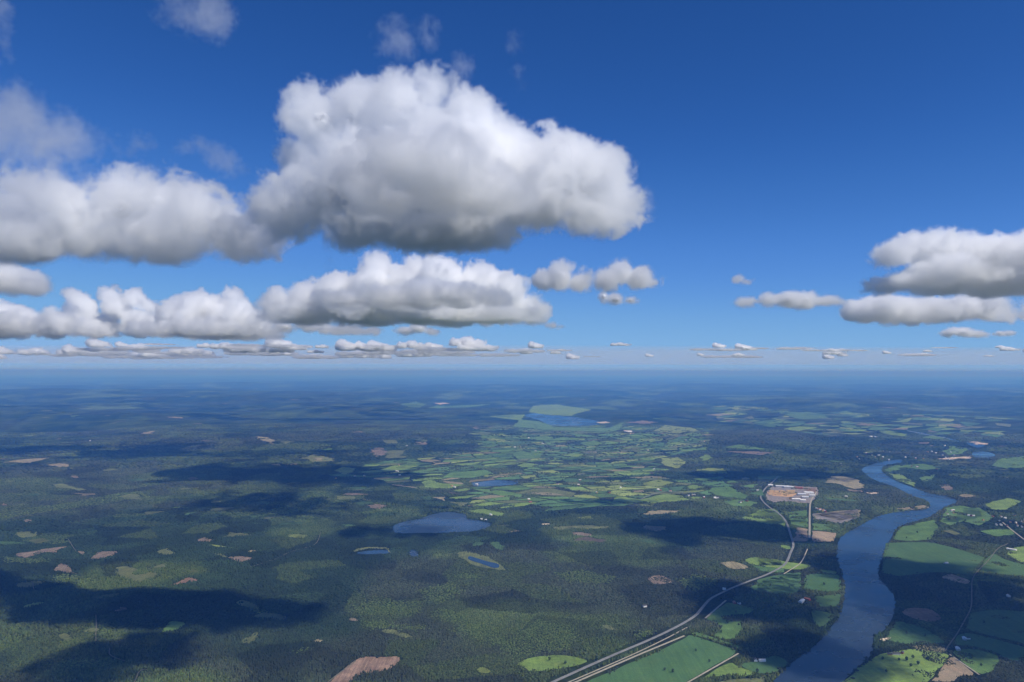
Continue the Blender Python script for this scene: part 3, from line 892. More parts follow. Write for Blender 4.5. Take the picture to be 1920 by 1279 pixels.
# ------------------------------------------------------------------ roads and tracks
ROADS = [
    ('road', 13, road_m, 2.4, (0, [(1000, 1297), (1038, 1279), (1142, 1232), (1236, 1193), (1301, 1159), (1317, 1140), (1330, 1124), (1345, 1116), (1372, 1103), (1405, 1090), (1441, 1077), (1469.5, 1061.6), (1477, 1051), (1482.5, 1035.5), (1489, 1022.5), (1482.5, 1004), (1476, 981), (1464, 965), (1441, 951), (1428, 938), (1425, 930), (1436, 914), (1449, 904), (1459, 893.5)]), 'grey highway running diagonally past the fields and up beside the sawmill'),
    ('road', 8, gravel_m, 2.6, (0, [(1055, 1290), (1082, 1279), (1186.6, 1233), (1236, 1212.6), (1283, 1193)]), 'pale gravel road along the upper edge of the big field'),
    ('road', 8, gravel_m, 2.6, (0, [(1322, 1160.5), (1343, 1142), (1361, 1126.7)]), 'short pale gravel road at the head of the light green field'),
    ('track', 5, gravel_m, 2.5, (7, [(380, 1240), (420, 1225), (850, 1040), (1100, 920), (1260, 835)]), 'thin track between the highway and the gravel road'),
    ('track', 6, gravel_m, 2.6, (7, [(1240, 1245), (1270, 1228), (1480, 1108), (1630, 1022)]), 'pale farm track between two fields by the river'),
    ('road', 12, gravel_m, 2.6, (0, [(1517.6, 1009.5), (1518, 985), (1518, 960), (1519, 940), (1532, 922)]), 'straight pale road from the sawmill towards the brown field'),
    ('track', 6, gravel_m, 2.6, (0, [(1469.5, 1077), (1487, 1066), (1503, 1056), (1514, 1030)]), 'short track beside the highway near the river'),
    ('road', 5, dirt_m, 2.6, (0, [(1772, 1222), (1779, 1210), (1795, 1189), (1810.6, 1160.5), (1822, 1140), (1822, 1110), (1822, 1085), (1836.7, 1067), (1855, 1050), (1870.5, 1027.7), (1890, 1020)]), 'pale road bending across the shaded right bank'),
    ('road', 9, gravel_m, 2.6, (0, [(1880, 980), (1896.6, 994), (1920, 1012), (1945, 1030)]), 'pale road leaving at the right edge'),
    ('track', 6, gravel_m, 2.8, (8, [(1385, 1030), (1600, 1178)]), 'narrow track beside the brown ploughed field'),
    ('track', 7, gravel_m, 2.6, (5, [(960, 1240), (980, 1205), (1000, 1143), (1070, 1138)]), 'pale forest track near the bottom left'),
    ('track', 6, gravel_m, 2.6, (5, [(690, 935), (688, 880), (695, 820), (690, 745)]), 'thin pale track up through the left forest'),
    ('track', 6, gravel_m, 2.6, (5, [(244, 565), (238, 530), (236, 502), (190, 497)]), 'hooked pale track in the small left meadow'),
    ('track', 5, gravel_m, 2.6, (5, [(790, 985), (783, 1030), (840, 1058), (905, 1078)]), 'short bent track in the lower left forest'),
    ('track', 5, gravel_m, 2.6, (5, [(492, 200), (520, 245), (548, 285)]), 'thin track above the brown clearings'),
    ('track', 7, gravel_m, 2.6, (6, [(-40, 398), (80, 360), (150, 340), (250, 285), (350, 262), (440, 235), (465, 150)]), 'winding gravel track west of the small ponds'),
    ('track', 6, gravel_m, 3.0, (6, [(500, 1245), (560, 1195), (640, 1135), (720, 1075)]), 'track along the edge of the large red brown clearing'),
    ('track', 12, gravel_m, 4.0, (4, [(1380, 548), (1180, 512), (1080, 492)]), 'pale far road above the river'),
    ('road', 10, gravel_m, 3.6, (2, [(980, 880), (1060, 892), (1160, 902)]), 'straight pink gravel road beside the valley'),
    ('road', 10, road_m, 3.6, (3, [(930, 985), (980, 960), (1100, 925), (1200, 935), (1320, 940)]), 'grey lane through the valley fields'),
    ('road', 10, gravel_m, 3.6, (8, [(380, 0), (376, 100), (374, 190)]), 'gravel continuation of the straight road'),
]
for name, wd, m, lift, (crop, pts), lab in ROADS[:-1]:
    if name == 'track' and crop in (5, 6):
        m, wd = dirt_m, 4
    o = strip(name, [ground(x, y) for x, y in pix(crop, pts)], wd, m, lift)
    tag(o, lab, kind='structure')


# ------------------------------------------------------------------ buildings
def bmat(name, col, rough=0.7):
    return plain(name, col, rough, 0.12, 2.5)


WALLM = {'white': bmat('white_boards', (.78, .77, .74)), 'red': bmat('red_boards', (.28, .06, .04)), 'ochre': bmat('ochre_boards', (.45, .32, .12)), 'grey': bmat('grey_sheet', (.42, .43, .45), .5)}
ROOFM = {'dark': bmat('dark_tiles', (.07, .065, .065)), 'tile': bmat('red_tiles', (.30, .12, .08)), 'steel': bmat('pale_steel', (.62, .64, .66), .4), 'white': bmat('white_roofing', (.80, .80, .78), .5)}
DARKM = bmat('dark_opening', (.03, .03, .035))
_BM = {}


def gable(w, l, h, rise):
    """wall body with gable ends, and the two roof slabs with overhang"""
    key = (w, l, h, rise)
    if key in _BM:
        return _BM[key]
    a, b = w / 2, l / 2
    V = [(-a, -b, -3), (a, -b, -3), (a, b, -3), (-a, b, -3), (-a, -b, h), (a, -b, h), (a, b, h), (-a, b, h), (0, -b, h + rise), (0, b, h + rise)]
    Fc = [(0, 3, 2, 1), (1, 2, 6, 5), (3, 0, 4, 7), (0, 1, 5, 8, 4), (2, 3, 7, 9, 6), (5, 6, 9, 8), (7, 4, 8, 9)]
    wm = bpy.data.meshes.new('walls')
    wm.from_pydata(V, [], Fc)
    o, t = .7, .35
    k = rise / a
    V, Fc = [], []
    for sgn in (-1, 1):
        n0 = len(V)
        for y_ in (-b - o, b + o):
            V += [(0, y_, h + rise + t), (sgn * (a + o), y_, h - o * k + t), (sgn * (a + o), y_, h - o * k + .05), (0, y_, h + rise + .05)]
        q = [(0, 1, 5, 4), (1, 2, 6, 5), (2, 3, 7, 6), (0, 3, 2, 1), (4, 5, 6, 7), (3, 0, 4, 7)]
        Fc += [tuple(n0 + i for i in (f if sgn < 0 else f[::-1])) for f in q]
    rm = bpy.data.meshes.new('roof')
    rm.from_pydata(V, [], Fc)
    # one window and one door leaf, set proud of the wall
    def leaf(nm, x_, y0, y1, z0, z1):
        me_ = bpy.data.meshes.new(nm)
        me_.from_pydata([(x_, y0, z0), (x_ + .12, y0, z0), (x_ + .12, y1, z0), (x_, y1, z0), (x_, y0, z1), (x_ + .12, y0, z1), (x_ + .12, y1, z1), (x_, y1, z1)], [],
                        [(0, 3, 2, 1), (4, 5, 6, 7), (0, 1, 5, 4), (1, 2, 6, 5), (2, 3, 7, 6), (3, 0, 4, 7)])
        return me_
    dm = leaf('door', a - .02, -.6, .6, 0, 2.2)
    wd = leaf('window', a - .02, b * .35, b * .7, 1.0, min(2.4, h - .4))
    _BM[key] = (wm, rm, dm, wd)
    return _BM[key]


_CP = {}


def building(name, px, py, label, cat, group=None, w=10, l=14, h=5, rise=3, wall='white', roof='dark', rot=0.0, lift=0.3):
    x_, y_ = ground(px, py)
    z_ = float(zg(x_, y_))
    ms = gable(w, l, h, rise)
    root = bpy.data.objects.new(name, None)
    root.location = (x_, y_, z_ + 1.5 + lift)
    root.rotation_euler = (0, 0, rot)
    C.objects.link(root)
    for nm, me_, mt in (('walls', ms[0], WALLM[wall]), ('roof', ms[1], ROOFM[roof]), ('door', ms[2], DARKM), ('window', ms[3], DARKM)):
        kk = (me_.name, mt.name)
        if kk not in _CP:
            m2 = me_.copy()
            m2.materials.clear()
            m2.materials.append(mt)
            _CP[kk] = m2
        o = bpy.data.objects.new(nm, _CP[kk])
        C.objects.link(o)
        o.parent = root
    # nobody lets trees grow through the house
    i_, j_ = int((x_ - GX0) / GR), int((y_ - GY0) / GR)
    if 1 < i_ < NX - 2 and 1 < j_ < NY - 2:
        OCC[i_ - 1:i_ + 2, j_ - 1:j_ + 2] = 3
    return tag(root, label, cat, group)


rb = np.random.default_rng(4)
HOUSES = [
    (1417, 1240, 'white farmhouse at the left end of the riverside farm field', 'white', 'dark', 11, 16), (1429, 1240.7, 'white barn at the right end of the riverside farm field', 'white', 'steel', 12, 22),
    (1377, 1132, 'red barn at the top of the light green field beside the gravel road', 'red', 'tile', 12, 24), (1386, 1132.5, 'white farmhouse beside the red barn above the light green field', 'white', 'dark', 10, 14),
    (1208.7, 1138, 'lone white house in the forest above the highway', 'white', 'dark', 12, 16), (1358, 1106, 'white house in shade where the highway enters the woods', 'white', 'steel', 11, 14),
    (1503, 1129, 'long pale barn among the shaded fields left of the river', 'white', 'steel', 16, 46), (1514, 1125, 'red barn behind the long pale barn left of the river', 'red', 'tile', 13, 26),
    (1808, 1199.6, 'pale shed beside the road on the right bank', 'grey', 'steel', 12, 26), (1815, 1199, 'white farmhouse beside the pale shed on the right bank', 'white', 'dark', 10, 14),
    (1796, 1219, 'pale steel barn at the head of the ploughed field', 'grey', 'steel', 13, 28),
    (1680, 1228, 'grey barn among trees by the right river bank', 'grey', 'dark', 13, 26), (1668, 1229, 'ochre house among trees by the right river bank', 'ochre', 'dark', 10, 15), (1692, 1226, 'red shed among trees by the right river bank', 'red', 'dark', 9, 14),
    (1891, 1119, 'pale farmhouse alone in the shaded far right fields', 'white', 'steel', 11, 16),
    (1821, 968, 'long white greenhouse in the sunny right fields', 'white', 'white', 14, 44), (1777, 965, 'white house on the river point at the right bank', 'white', 'tile', 12, 17), (1788, 963, 'ochre house behind the river point at the right bank', 'ochre', 'tile', 12, 18),
    (1897, 1031.6, 'long white barn in the bright field at the right edge', 'white', 'white', 16, 50), (1774, 1057.6, 'grey shed in the large shaded right bank field', 'grey', 'steel', 12, 22),
    (1633, 819.5, 'left one of two white halls in the dark far forest', 'white', 'white', 28, 60), (1642, 820, 'right one of two white halls in the dark far forest', 'white', 'white', 28, 60),
    (1179, 811, 'large white hall in the woods below the far lake', 'white', 'white', 60, 120),
    (169, 827, 'white house alone in the far left woods', 'white', 'white', 18, 26),
    (903, 974.5, 'white cabin on the right shore of the middle lake', 'white', 'steel', 10, 14), (911, 976, 'pale cabin at the tip of the middle lake', 'white', 'steel', 10, 14),
]
for px, py, lab, wl_, rf, w, l in HOUSES:
    nm = 'barn' if 'barn' in lab else 'shed' if 'shed' in lab else 'hall' if 'hall' in lab else 'greenhouse' if 'greenhouse' in lab else 'cabin' if 'cabin' in lab else 'farmhouse'
    building(nm, px, py, lab, nm, None, w, l, 5 if w < 20 else 9, 3 if w < 20 else 5, wl_, rf, rb.uniform(0, 3.14))
VALLEY = [(2, x, y) for x, y in ((575, 838), (780, 820), (712, 820), (1012, 785), (1022, 787), (1035, 814), (1430, 900), (1410, 892), (1085, 600), (1690, 1100), (1030, 742), (1590, 880))]
VALLEY += [(3, x, y) for x, y in ((240, 505), (120, 545), (220, 585), (170, 640), (20, 612), (60, 615), (980, 635), (1020, 770), (1005, 800), (1300, 958), (1312, 955), (1460, 978), (1480, 976), (1270, 960), (1385, 570), (1250, 560),
           (490, 850), (120, 990), (132, 1010), (1640, 1010), (1655, 1004), (610, 940), (1070, 925), (1140, 930), (1052, 918), (700, 940), (330, 880), (480, 885), (1380, 975), (1690, 1000), (1770, 925), (780, 905))]
VALLEY += [(4, x, y) for x, y in ((1350, 600), (1290, 770), (1110, 750), (1150, 755), (640, 970), (450, 1062), (470, 1070), (430, 1058), (490, 1075), (1410, 1070), (1395, 1072), (1540, 1108), (600, 730), (610, 745), (860, 430), (840, 410))]
for c_, x_, y_ in VALLEY:
    px, py = pix(c_, [(x_, y_)])[0]
    building('farmhouse', px, py, 'small farmhouse scattered among the green fields of the middle valley', 'farmhouse', 'farmhouses of the middle valley', 14, 20, 6, 4, ['white', 'white', 'white', 'red', 'ochre'][rb.integers(0, 5)],
             ['dark', 'steel', 'tile', 'white'][rb.integers(0, 4)], rb.uniform(0, 3.14), 1.5)
for i in range(26):
    px, py = rb.uniform(1590, 1790), rb.uniform(846, 864)
    building('village_house', px, py, 'village house in the cluster above the river bend', 'house', 'village above the river bend', 13, 18, 6, 4, ['white', 'white', 'red', 'ochre'][rb.integers(0, 4)], ['dark', 'tile', 'steel'][rb.integers(0, 3)], rb.uniform(0, 3.14), 1.5)
for i in range(16):
    px, py = rb.uniform(1840, 1925), rb.uniform(968, 990)
    building('village_house', px, py, 'house in the settlement in the woods at the right edge', 'house', 'settlement at the right edge', 11, 15, 5, 3.5, ['white', 'white', 'red', 'ochre'][rb.integers(0, 4)], ['dark', 'tile', 'steel'][rb.integers(0, 3)], rb.uniform(0, 3.14), .5)
SAWMILL = [(370, 943, 55, 70, 'white', 'white', 'big white-roofed sawmill hall at the right of the yard'), (180, 898, 40, 110, 'grey', 'steel', 'long grey sawmill hall behind the orange timber yard'), (225, 903, 34, 80, 'grey', 'steel', 'second grey hall behind the orange timber yard'),
           (320, 955, 40, 60, 'grey', 'steel', 'grey sawmill hall left of the white-roofed hall'), (280, 992, 34, 62, 'grey', 'white', 'pale hall at the front of the sawmill yard'), (345, 976, 38, 50, 'grey', 'steel', 'grey hall in front of the white-roofed hall'),
           (300, 908, 36, 60, 'red', 'tile', 'red-roofed hall at the back of the sawmill'), (95, 890, 26, 40, 'white', 'white', 'white shed at the far left corner of the sawmill'), (395, 965, 30, 44, 'grey', 'steel', 'small grey hall at the right end of the sawmill'),
           (250, 985, 26, 40, 'ochre', 'dark', 'ochre office at the front of the sawmill'), (330, 1000, 24, 40, 'grey', 'white', 'low pale shed at the front right of the sawmill')]
for x_, y_, w, l, wl_, rf, lab in SAWMILL:
    px, py = pix(4, [(x_, y_)])[0]
    building('sawmill_hall', px, py, lab, 'hall', 'sawmill buildings', w, l, 9, 5, wl_, rf, 1.35 + rb.uniform(-.06, .06), 2.0)
# timber stacks in the yard: a low ridge of logs each
log_m = plain('sawn_timber', (.58, .40, .20), .85, .3, 4)
bm = bmesh.new()
for r_ in range(4):
    for c_ in range(7 - r_):
        res = bmesh.ops.create_cone(bm, cap_ends=True, segments=6, radius1=1.5, radius2=1.5, depth=36, matrix=Matrix.Translation(((c_ - 3 + r_ * .5) * 3.0, 0, 1.4 + r_ * 2.6)) @ Matrix.Rotation(math.pi / 2, 4, 'X'))
tm = bpy.data.meshes.new('timber_stack')
bm.to_mesh(tm)
bm.free()
for i in range(14):
    px, py = pix(4, [(100 + (i % 5) * 38 + rb.uniform(-8, 8), 932 + (i // 5) * 11 + rb.uniform(-2, 2))])[0]
    x_, y_ = ground(px, py)
    o = link('timber_stack', tm, log_m, loc=(x_, y_, float(zg(x_, y_)) + 3.0))
    o.rotation_euler = (0, 0, 1.4 + rb.uniform(-.1, .1))
    tag(o, 'stack of orange sawn logs in the sawmill yard', 'log stack', 'log stacks in the sawmill yard')

# ------------------------------------------------------------------ single trees on the near fields
leaf_m = plain('broadleaf_crown', (.040, .070, .022), .9, .5, 2.0)
bark_m = plain('bark', (.10, .08, .06), .9, .3, .5)
protos_t = []
for i in range(3):
    r2 = np.random.default_rng(200 + i)
    bm = bmesh.new()
    for q in range(22):
        v = r2.normal(0, 1, 3)
        v /= np.linalg.norm(v)
        c_ = Vector((v[0] * 3.2, v[1] * 3.2, 7.2 + v[2] * 3.6)) * 1.0
        bmesh.ops.create_icosphere(bm, subdivisions=1, radius=r2.uniform(1.3, 2.2), matrix=Matrix.Translation(c_))
    for v in bm.verts:
        v.co += Vector(r2.normal(0, .28, 3))
    cm = bpy.data.meshes.new('crown')
    bm.to_mesh(cm)
    bm.free()
    cm.materials.append(leaf_m)
    bm = bmesh.new()
    bmesh.ops.create_cone(bm, cap_ends=True, segments=7, radius1=.5, radius2=.25, depth=6.5, matrix=Matrix.Translation((0, 0, 3.0)))
    for q in range(3):
        bmesh.ops.create_cone(bm, cap_ends=True, segments=5, radius1=.2, radius2=.08, depth=4, matrix=Matrix.Translation((0, 0, 5.5)) @ Matrix.Rotation(q * 2.1 + i, 4, 'Z') @ Matrix.Rotation(.7, 4, 'X') @ Matrix.Translation((0, 0, 1.6)))
    tk = bpy.data.meshes.new('trunk')
    bm.to_mesh(tk)
    bm.free()
    tk.materials.append(bark_m)
    protos_t.append((cm, tk))
TREES = [(1262, 1262), (1246, 1258), (1330, 1243), (1305, 1222), (1364, 1170), (1352, 1188), (1380, 1150), (1420, 1262), (1405, 1272), (1700, 1240), (1712, 1236), (1722, 1248), (1708, 1251), (1662, 1262), (1742, 1238), (1760, 1232),
         (1786, 1234), (1800, 1240), (1840, 1250), (1822, 1236), (1700, 1190), (1735, 1195), (1715, 1170), (1748, 1184), (1686, 1240), (1655, 1238), (1480, 1103), (1500, 1112), (1530, 1120), (1545, 1098), (1520, 1075), (1445, 1100),
         (1700, 1010), (1720, 1000), (1740, 1012), (1790, 985), (1810, 978), (1775, 972), (1850, 1140), (1845, 1170), (1810, 1130), (1860, 1100), (1120, 1238), (1060, 1246), (1030, 1240)]
for i, (px, py) in enumerate(TREES):
    x_, y_ = ground(px, py)
    root = bpy.data.objects.new('broadleaf_tree', None)
    root.location = (x_, y_, float(zg(x_, y_)) + 1.4)
    root.rotation_euler = (0, 0, rb.uniform(0, 6.28))
    s_ = rb.uniform(.8, 1.35)
    root.scale = (s_, s_, s_ * rb.uniform(.85, 1.1))
    C.objects.link(root)
    cm, tk = protos_t[i % 3]
    for nm, me_ in (('crown', cm), ('trunk', tk)):
        o = bpy.data.objects.new(nm, me_)
        C.objects.link(o)
        o.parent = root
    tag(root, 'single dark broadleaf tree standing in the open fields by the river', 'tree', 'single trees in the riverside fields')


# ------------------------------------------------------------------ stand map: the colour of the woods
def stand(x, y):
    x, y = np.asarray(x, float), np.asarray(y, float)
    a = fb2(x, y, 1300, 31, 4)
    b = fb2(x, y, 640, 41, 4)
    c = fb2(x, y, 170, 51, 2)
    spruce, pine, birch = np.array([.020, .037, .016]), np.array([.039, .050, .026]), np.array([.070, .102, .027])
    wp = sstep(.44, .56, a)[..., None]
    col = spruce * (1 - wp) + pine * wp
    wb = (sstep(.50, .66, b) * .65)[..., None]
    col = col * (1 - wb) + birch * wb
    col = col * (0.75 + 0.5 * c)[..., None]
    # forestry compartments: blocks of one age and kind with a definite edge
    wx, wy = x + (vn2(x, y, 300, 95) - .5) * 160, y + (vn2(x, y, 300, 96) - .5) * 160
    cell = 240.0
    iu, iv = np.floor(wx / cell).astype(np.int64), np.floor(wy / cell).astype(np.int64)
    best, bid = np.full(x.shape, 1e18), np.zeros(x.shape, np.int64)
    LA, LB = _lat(301, 256, 2), _lat(302, 256, 2)
    for du in (-1, 0, 1):
        for dv in (-1, 0, 1):
            a_, b_ = (iu + du) & 255, (iv + dv) & 255
            dd = ((iu + du + LA[a_, b_]) * cell - wx) ** 2 + ((iv + dv + LB[a_, b_]) * cell - wy) ** 2
            m = dd < best
            best = np.where(m, dd, best)
            bid = np.where(m, a_ * 256 + b_, bid)
    tone = _lat(303, 256, 2).ravel()[bid]
    kind = _lat(304, 256, 2).ravel()[bid]
    col = col * (.60 + .8 * tone)[..., None]
    young = (sstep(.80, .84, kind) * .55)[..., None]
    return col * (1 - young) + birch * .9 * young


# ------------------------------------------------------------------ terrain sheet, out to the horizon
angs = np.concatenate([np.arange(-180, -52, 4.0), np.arange(-52, 52, 0.27), np.arange(52, 180, 4.0)])
rr_ = 250.0 * 1.0135 ** np.arange(0, 640)
rr_ = rr_[rr_ < 470000]
A_, R_ = np.meshgrid(np.radians(angs), rr_, indexing='ij')
X, Y = np.sin(A_) * R_, np.cos(A_) * R_
na_, nr_ = A_.shape
V = np.stack([X, Y, zg(X, Y)], -1).reshape(-1, 3)
ia, ir = np.meshgrid(np.arange(na_), np.arange(nr_ - 1), indexing='ij')
ib = (ia + 1) % na_
F = np.stack([ia * nr_ + ir, ia * nr_ + ir + 1, ib * nr_ + ir + 1, ib * nr_ + ir], -1).reshape(-1, 4)
me = set_mesh('terrain', V, F, 4)
cap = set()
col = stand(V[:, 0], V[:, 1])
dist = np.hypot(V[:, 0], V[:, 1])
k = 0.55 + 0.25 * sstep(13500, 16000, dist)      # darker ground under the near trees; far crowns' mutual shade is in the tint
far_fields = sstep(.58, .70, fb2(V[:, 0], V[:, 1] * .5, 1100, 71, 4)) * sstep(17000, 22000, dist) * .7
ff = np.array([.11, .17, .065])
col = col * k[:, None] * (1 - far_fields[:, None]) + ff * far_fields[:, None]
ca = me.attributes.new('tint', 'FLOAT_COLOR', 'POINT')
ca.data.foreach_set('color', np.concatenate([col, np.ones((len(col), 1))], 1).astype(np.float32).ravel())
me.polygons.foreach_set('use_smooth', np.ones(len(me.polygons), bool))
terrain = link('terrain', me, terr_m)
tag(terrain, kind='structure')
me2 = bpy.data.meshes.new('terrain_near')
ring = [(math.sin(rad(t)) * 250.0, math.cos(rad(t)) * 250.0) for t in angs]
me2.from_pydata([(x, y, float(zg(x, y))) for x, y in ring], [], [tuple(range(len(ring)))[::-1]])
ca = me2.attributes.new('tint', 'FLOAT_COLOR', 'POINT')
ca.data.foreach_set('color', np.tile(np.array([.03, .045, .02, 1], np.float32), len(ring)))
tag(link('ground', me2, terr_m), kind='structure')

# ------------------------------------------------------------------ the forest: every tree a small crown, one mass
def grid_points(r0, r1, sp, half, rg):
    ys = np.arange(r0 * math.cos(half), r1, sp)
    xs = np.arange(-r1 * math.sin(half), r1 * math.sin(half), sp)
    gx, gy = np.meshgrid(xs, ys)
    gx = gx.ravel() + rg.uniform(-.48, .48, gx.size) * sp
    gy = gy.ravel() + rg.uniform(-.48, .48, gy.size) * sp
    r = np.hypot(gx, gy)
    ok = (r >= r0) & (r < r1) & (np.abs(np.arctan2(gx, gy)) < half)
    return gx[ok], gy[ok]


rg = np.random.default_rng(17)
PTS = []
for r0, r1, sp in ((2250, 3500, 7.5), (3500, 5600, 10.5), (5600, 8800, 18.0), (8800, 15000, 36.0)):
    x, y = grid_points(r0, r1, sp, rad(38), rg)
    o0 = occ(x + rg.normal(0, 6, len(x)), y + rg.normal(0, 6, len(x)))
    o0 = np.where(occ(x, y) >= 2, 2, o0)
    e = 7.0
    ok = o0 == 0
    for dx, dy in ((e, 0), (-e, 0), (0, e), (0, -e)):
        ok &= occ(x + dx, y + dy) != 2
    # a few trees stand on the open ground as well
    thin = (o0 == 1) & (fb2(x, y, 150, 91, 3) > .70)
    sel = ok | thin
    PTS.append((x[sel], y[sel], np.full(sel.sum(), sp)))
x = np.concatenate([p[0] for p in PTS]); y = np.concatenate([p[1] for p in PTS]); sp = np.concatenate([p[2] for p in PTS])
# trees crowd along the banks of the river
bank = soften(riv, 0)
bx, by = [], []
for i in range(len(bank)):
    p0, p1 = bank[i], bank[(i + 1) % len(bank)]
    L = np.hypot(*(p1 - p0))
    for s in np.arange(0, L, 7.0):
        q = p0 + (p1 - p0) * s / L + rg.normal(0, 7, 2)
        if occ(q[0], q[1]) != 2:
            bx.append(q[0]); by.append(q[1])
x = np.concatenate([x, bx]); y = np.concatenate([y, by]); sp = np.concatenate([sp, np.full(len(bx), 12.0)])
yg = np.zeros(len(x), bool)
for yp in young_polys:
    yg |= inside(x + rg.normal(0, 14, len(x)), y + rg.normal(0, 14, len(x)), yp)
a_big = fb2(x, y, 640, 81, 3)
hgt = (5 + 6.5 * sstep(.35, .62, a_big)) * rg.uniform(.72, 1.2, len(x))
tc = stand(x, y)
birch = np.array([.108, .155, .040])
wv = rg.uniform(.45, .95, len(x))[:, None] * yg[:, None]
tc = tc * (1 - wv) + birch * wv
hgt = np.where(yg, hgt * .6, hgt)
tc *= rg.uniform(.7, 1.35, len(x))[:, None]
tc[:, 0] *= rg.uniform(.9, 1.15, len(x))
radius = sp * rg.uniform(.42, .62, len(x))
hgt = hgt * (1 + (sp - 10) / 160)
round_ = yg | (rg.random(len(x)) < 0.22)
zb = zg(x, y)
verts, faces, tint = [], [], []
off = 0
for sel, kind in ((~round_, 'cone'), (round_, 'round')):
    xs, ys, zs, hs, rs, cs = x[sel], y[sel], zb[sel], hgt[sel], radius[sel], tc[sel]
    n = len(xs)
    S = 5
    th = rg.uniform(0, 6.28, n)
    rows = [(.06, .95)] if kind == 'cone' else [(.12, .75), (.58, 1.05)]
    per = S * len(rows) + 1
    vv = np.empty((n, per, 3), np.float32)
    for k_, (hh, rf) in enumerate(rows):
        for s in range(S):
            t = th + s * 2 * math.pi / S
            rj = rs * rf * rg.uniform(.75, 1.25, n)
            vv[:, k_ * S + s] = np.stack([xs + np.cos(t) * rj, ys + np.sin(t) * rj, zs + hs * hh * rg.uniform(.8, 1.2, n)], 1)
    hs2 = hs * (1 if kind == 'cone' else .82)
    vv[:, -1] = np.stack([xs + rg.normal(0, .4, n), ys + rg.normal(0, .4, n), zs + hs2], 1)
    fl = []
    for k_ in range(len(rows)):
        for s in range(S):
            a0, a1 = k_ * S + s, k_ * S + (s + 1) % S
            if k_ == len(rows) - 1:
                fl.append((a0, a1, per - 1))
            else:
                b0, b1 = a0 + S, a1 + S
                fl += [(a0, a1, b1), (a0, b1, b0)]
    fl = np.array(fl)
    faces.append((off + (np.arange(n) * per)[:, None, None] + fl[None]).reshape(-1, 3))
    verts.append(vv.reshape(-1, 3))
    tint.append(np.repeat(cs, per, 0))
    off += n * per
print('trees', len(x), 'tris', sum(len(f) for f in faces))
me = set_mesh('forest', np.concatenate(verts), np.concatenate(faces), 3)
tt = np.concatenate(tint)
ca = me.attributes.new('tint', 'FLOAT_COLOR', 'POINT')
ca.data.foreach_set('color', np.concatenate([tt, np.ones((len(tt), 1))], 1).astype(np.float32).ravel())
forest = link('forest', me, tree_m)
tag(forest, 'dark green mixed forest of spruce, pine and birch covering the land', 'forest', kind='stuff')
CASTERS = [(1780, 1090, 900), (1450, 1130, 620), (1900, 1180, 800), (1560, 1230, 500), (250, 1240, 500)]
HAZE_COL, HAZE_DEN = (0.12, 0.37, 1.0, 1), 4.0e-5
# ------------------------------------------------------------------ clouds: a bright core inside a body of vapour
cloud_m = bpy.data.materials.new('cloud_vapour')
cloud_m.use_nodes = True
nt = cloud_m.node_tree
nt.nodes.clear()
out = nt.nodes.new('ShaderNodeOutputMaterial')
pv = nt.nodes.new('ShaderNodeVolumePrincipled')
pv.inputs['Color'].default_value = (1, 1, 1, 1)
pv.inputs['Anisotropy'].default_value = 0.4
pv.inputs['Density'].default_value = 1.0
nt.links.new(pv.outputs[0], out.inputs['Volume'])
core_m, nt, p = mat('cloud_core')
nt.nodes.remove(p)
df, tl, mxs = nt.nodes.new('ShaderNodeBsdfDiffuse'), nt.nodes.new('ShaderNodeBsdfTranslucent'), nt.nodes.new('ShaderNodeMixShader')
df.inputs[0].default_value = tl.inputs[0].default_value = (0.99, 0.99, 0.99, 1)
mxs.inputs[0].default_value = 0.25
nt.links.new(df.outputs[0], mxs.inputs[1])
nt.links.new(tl.outputs[0], mxs.inputs[2])
nt.links.new(mxs.outputs[0], nt.nodes['Material Output'].inputs['Surface'])


def surface_nets(Fd, iso):
    n = Fd.shape
    S = Fd > iso
    cs = {}
    for a in (0, 1):
        for b in (0, 1):
            for c in (0, 1):
                cs[a, b, c] = (slice(a, n[0] - 1 + a), slice(b, n[1] - 1 + b), slice(c, n[2] - 1 + c))
    cnt = sum(S[s].astype(np.int8) for s in cs.values())
    mixed = (cnt > 0) & (cnt < 8)
    idx = np.full(mixed.shape, -1, np.int64)
    idx[mixed] = np.arange(mixed.sum())
    acc = np.zeros((mixed.sum(), 3)); w = np.zeros(mixed.sum())
    keys = list(cs)
    for i in range(8):
        for j in range(i + 1, 8):
            a, b = np.array(keys[i]), np.array(keys[j])
            if abs(a - b).sum() != 1:
                continue
            fa, fb_ = Fd[cs[keys[i]]][mixed] - iso, Fd[cs[keys[j]]][mixed] - iso
            x = (fa > 0) != (fb_ > 0)
            t = np.where(x, fa / np.where(x, fa - fb_, 1), 0)
            acc += np.where(x[:, None], a + (b - a) * t[:, None], 0)
            w += x
    V = np.argwhere(mixed) + acc / w[:, None]
    Q = []
    for ax in range(3):
        sl0 = [slice(1, -1)] * 3; sl1 = [slice(1, -1)] * 3
        sl0[ax] = slice(0, -1); sl1[ax] = slice(1, None)
        s0, s1 = S[tuple(sl0)], S[tuple(sl1)]
        e = np.argwhere(s0 != s1)
        if not len(e):
            continue
        fl = s0[s0 != s1]
        u, v = [k for k in range(3) if k != ax]
        e = e.copy(); e[:, u] += 1; e[:, v] += 1
        q = []
        for du, dv in ((-1, -1), (0, -1), (0, 0), (-1, 0)):
            c = e.copy(); c[:, u] += du; c[:, v] += dv
            q.append(idx[c[:, 0], c[:, 1], c[:, 2]])
        q = np.stack(q, 1)
        if ax == 1:
            fl = ~fl
        q[~fl] = q[~fl][:, ::-1]
        Q.append(q)
    return V, np.concatenate(Q) if Q else np.zeros((0, 4), int)


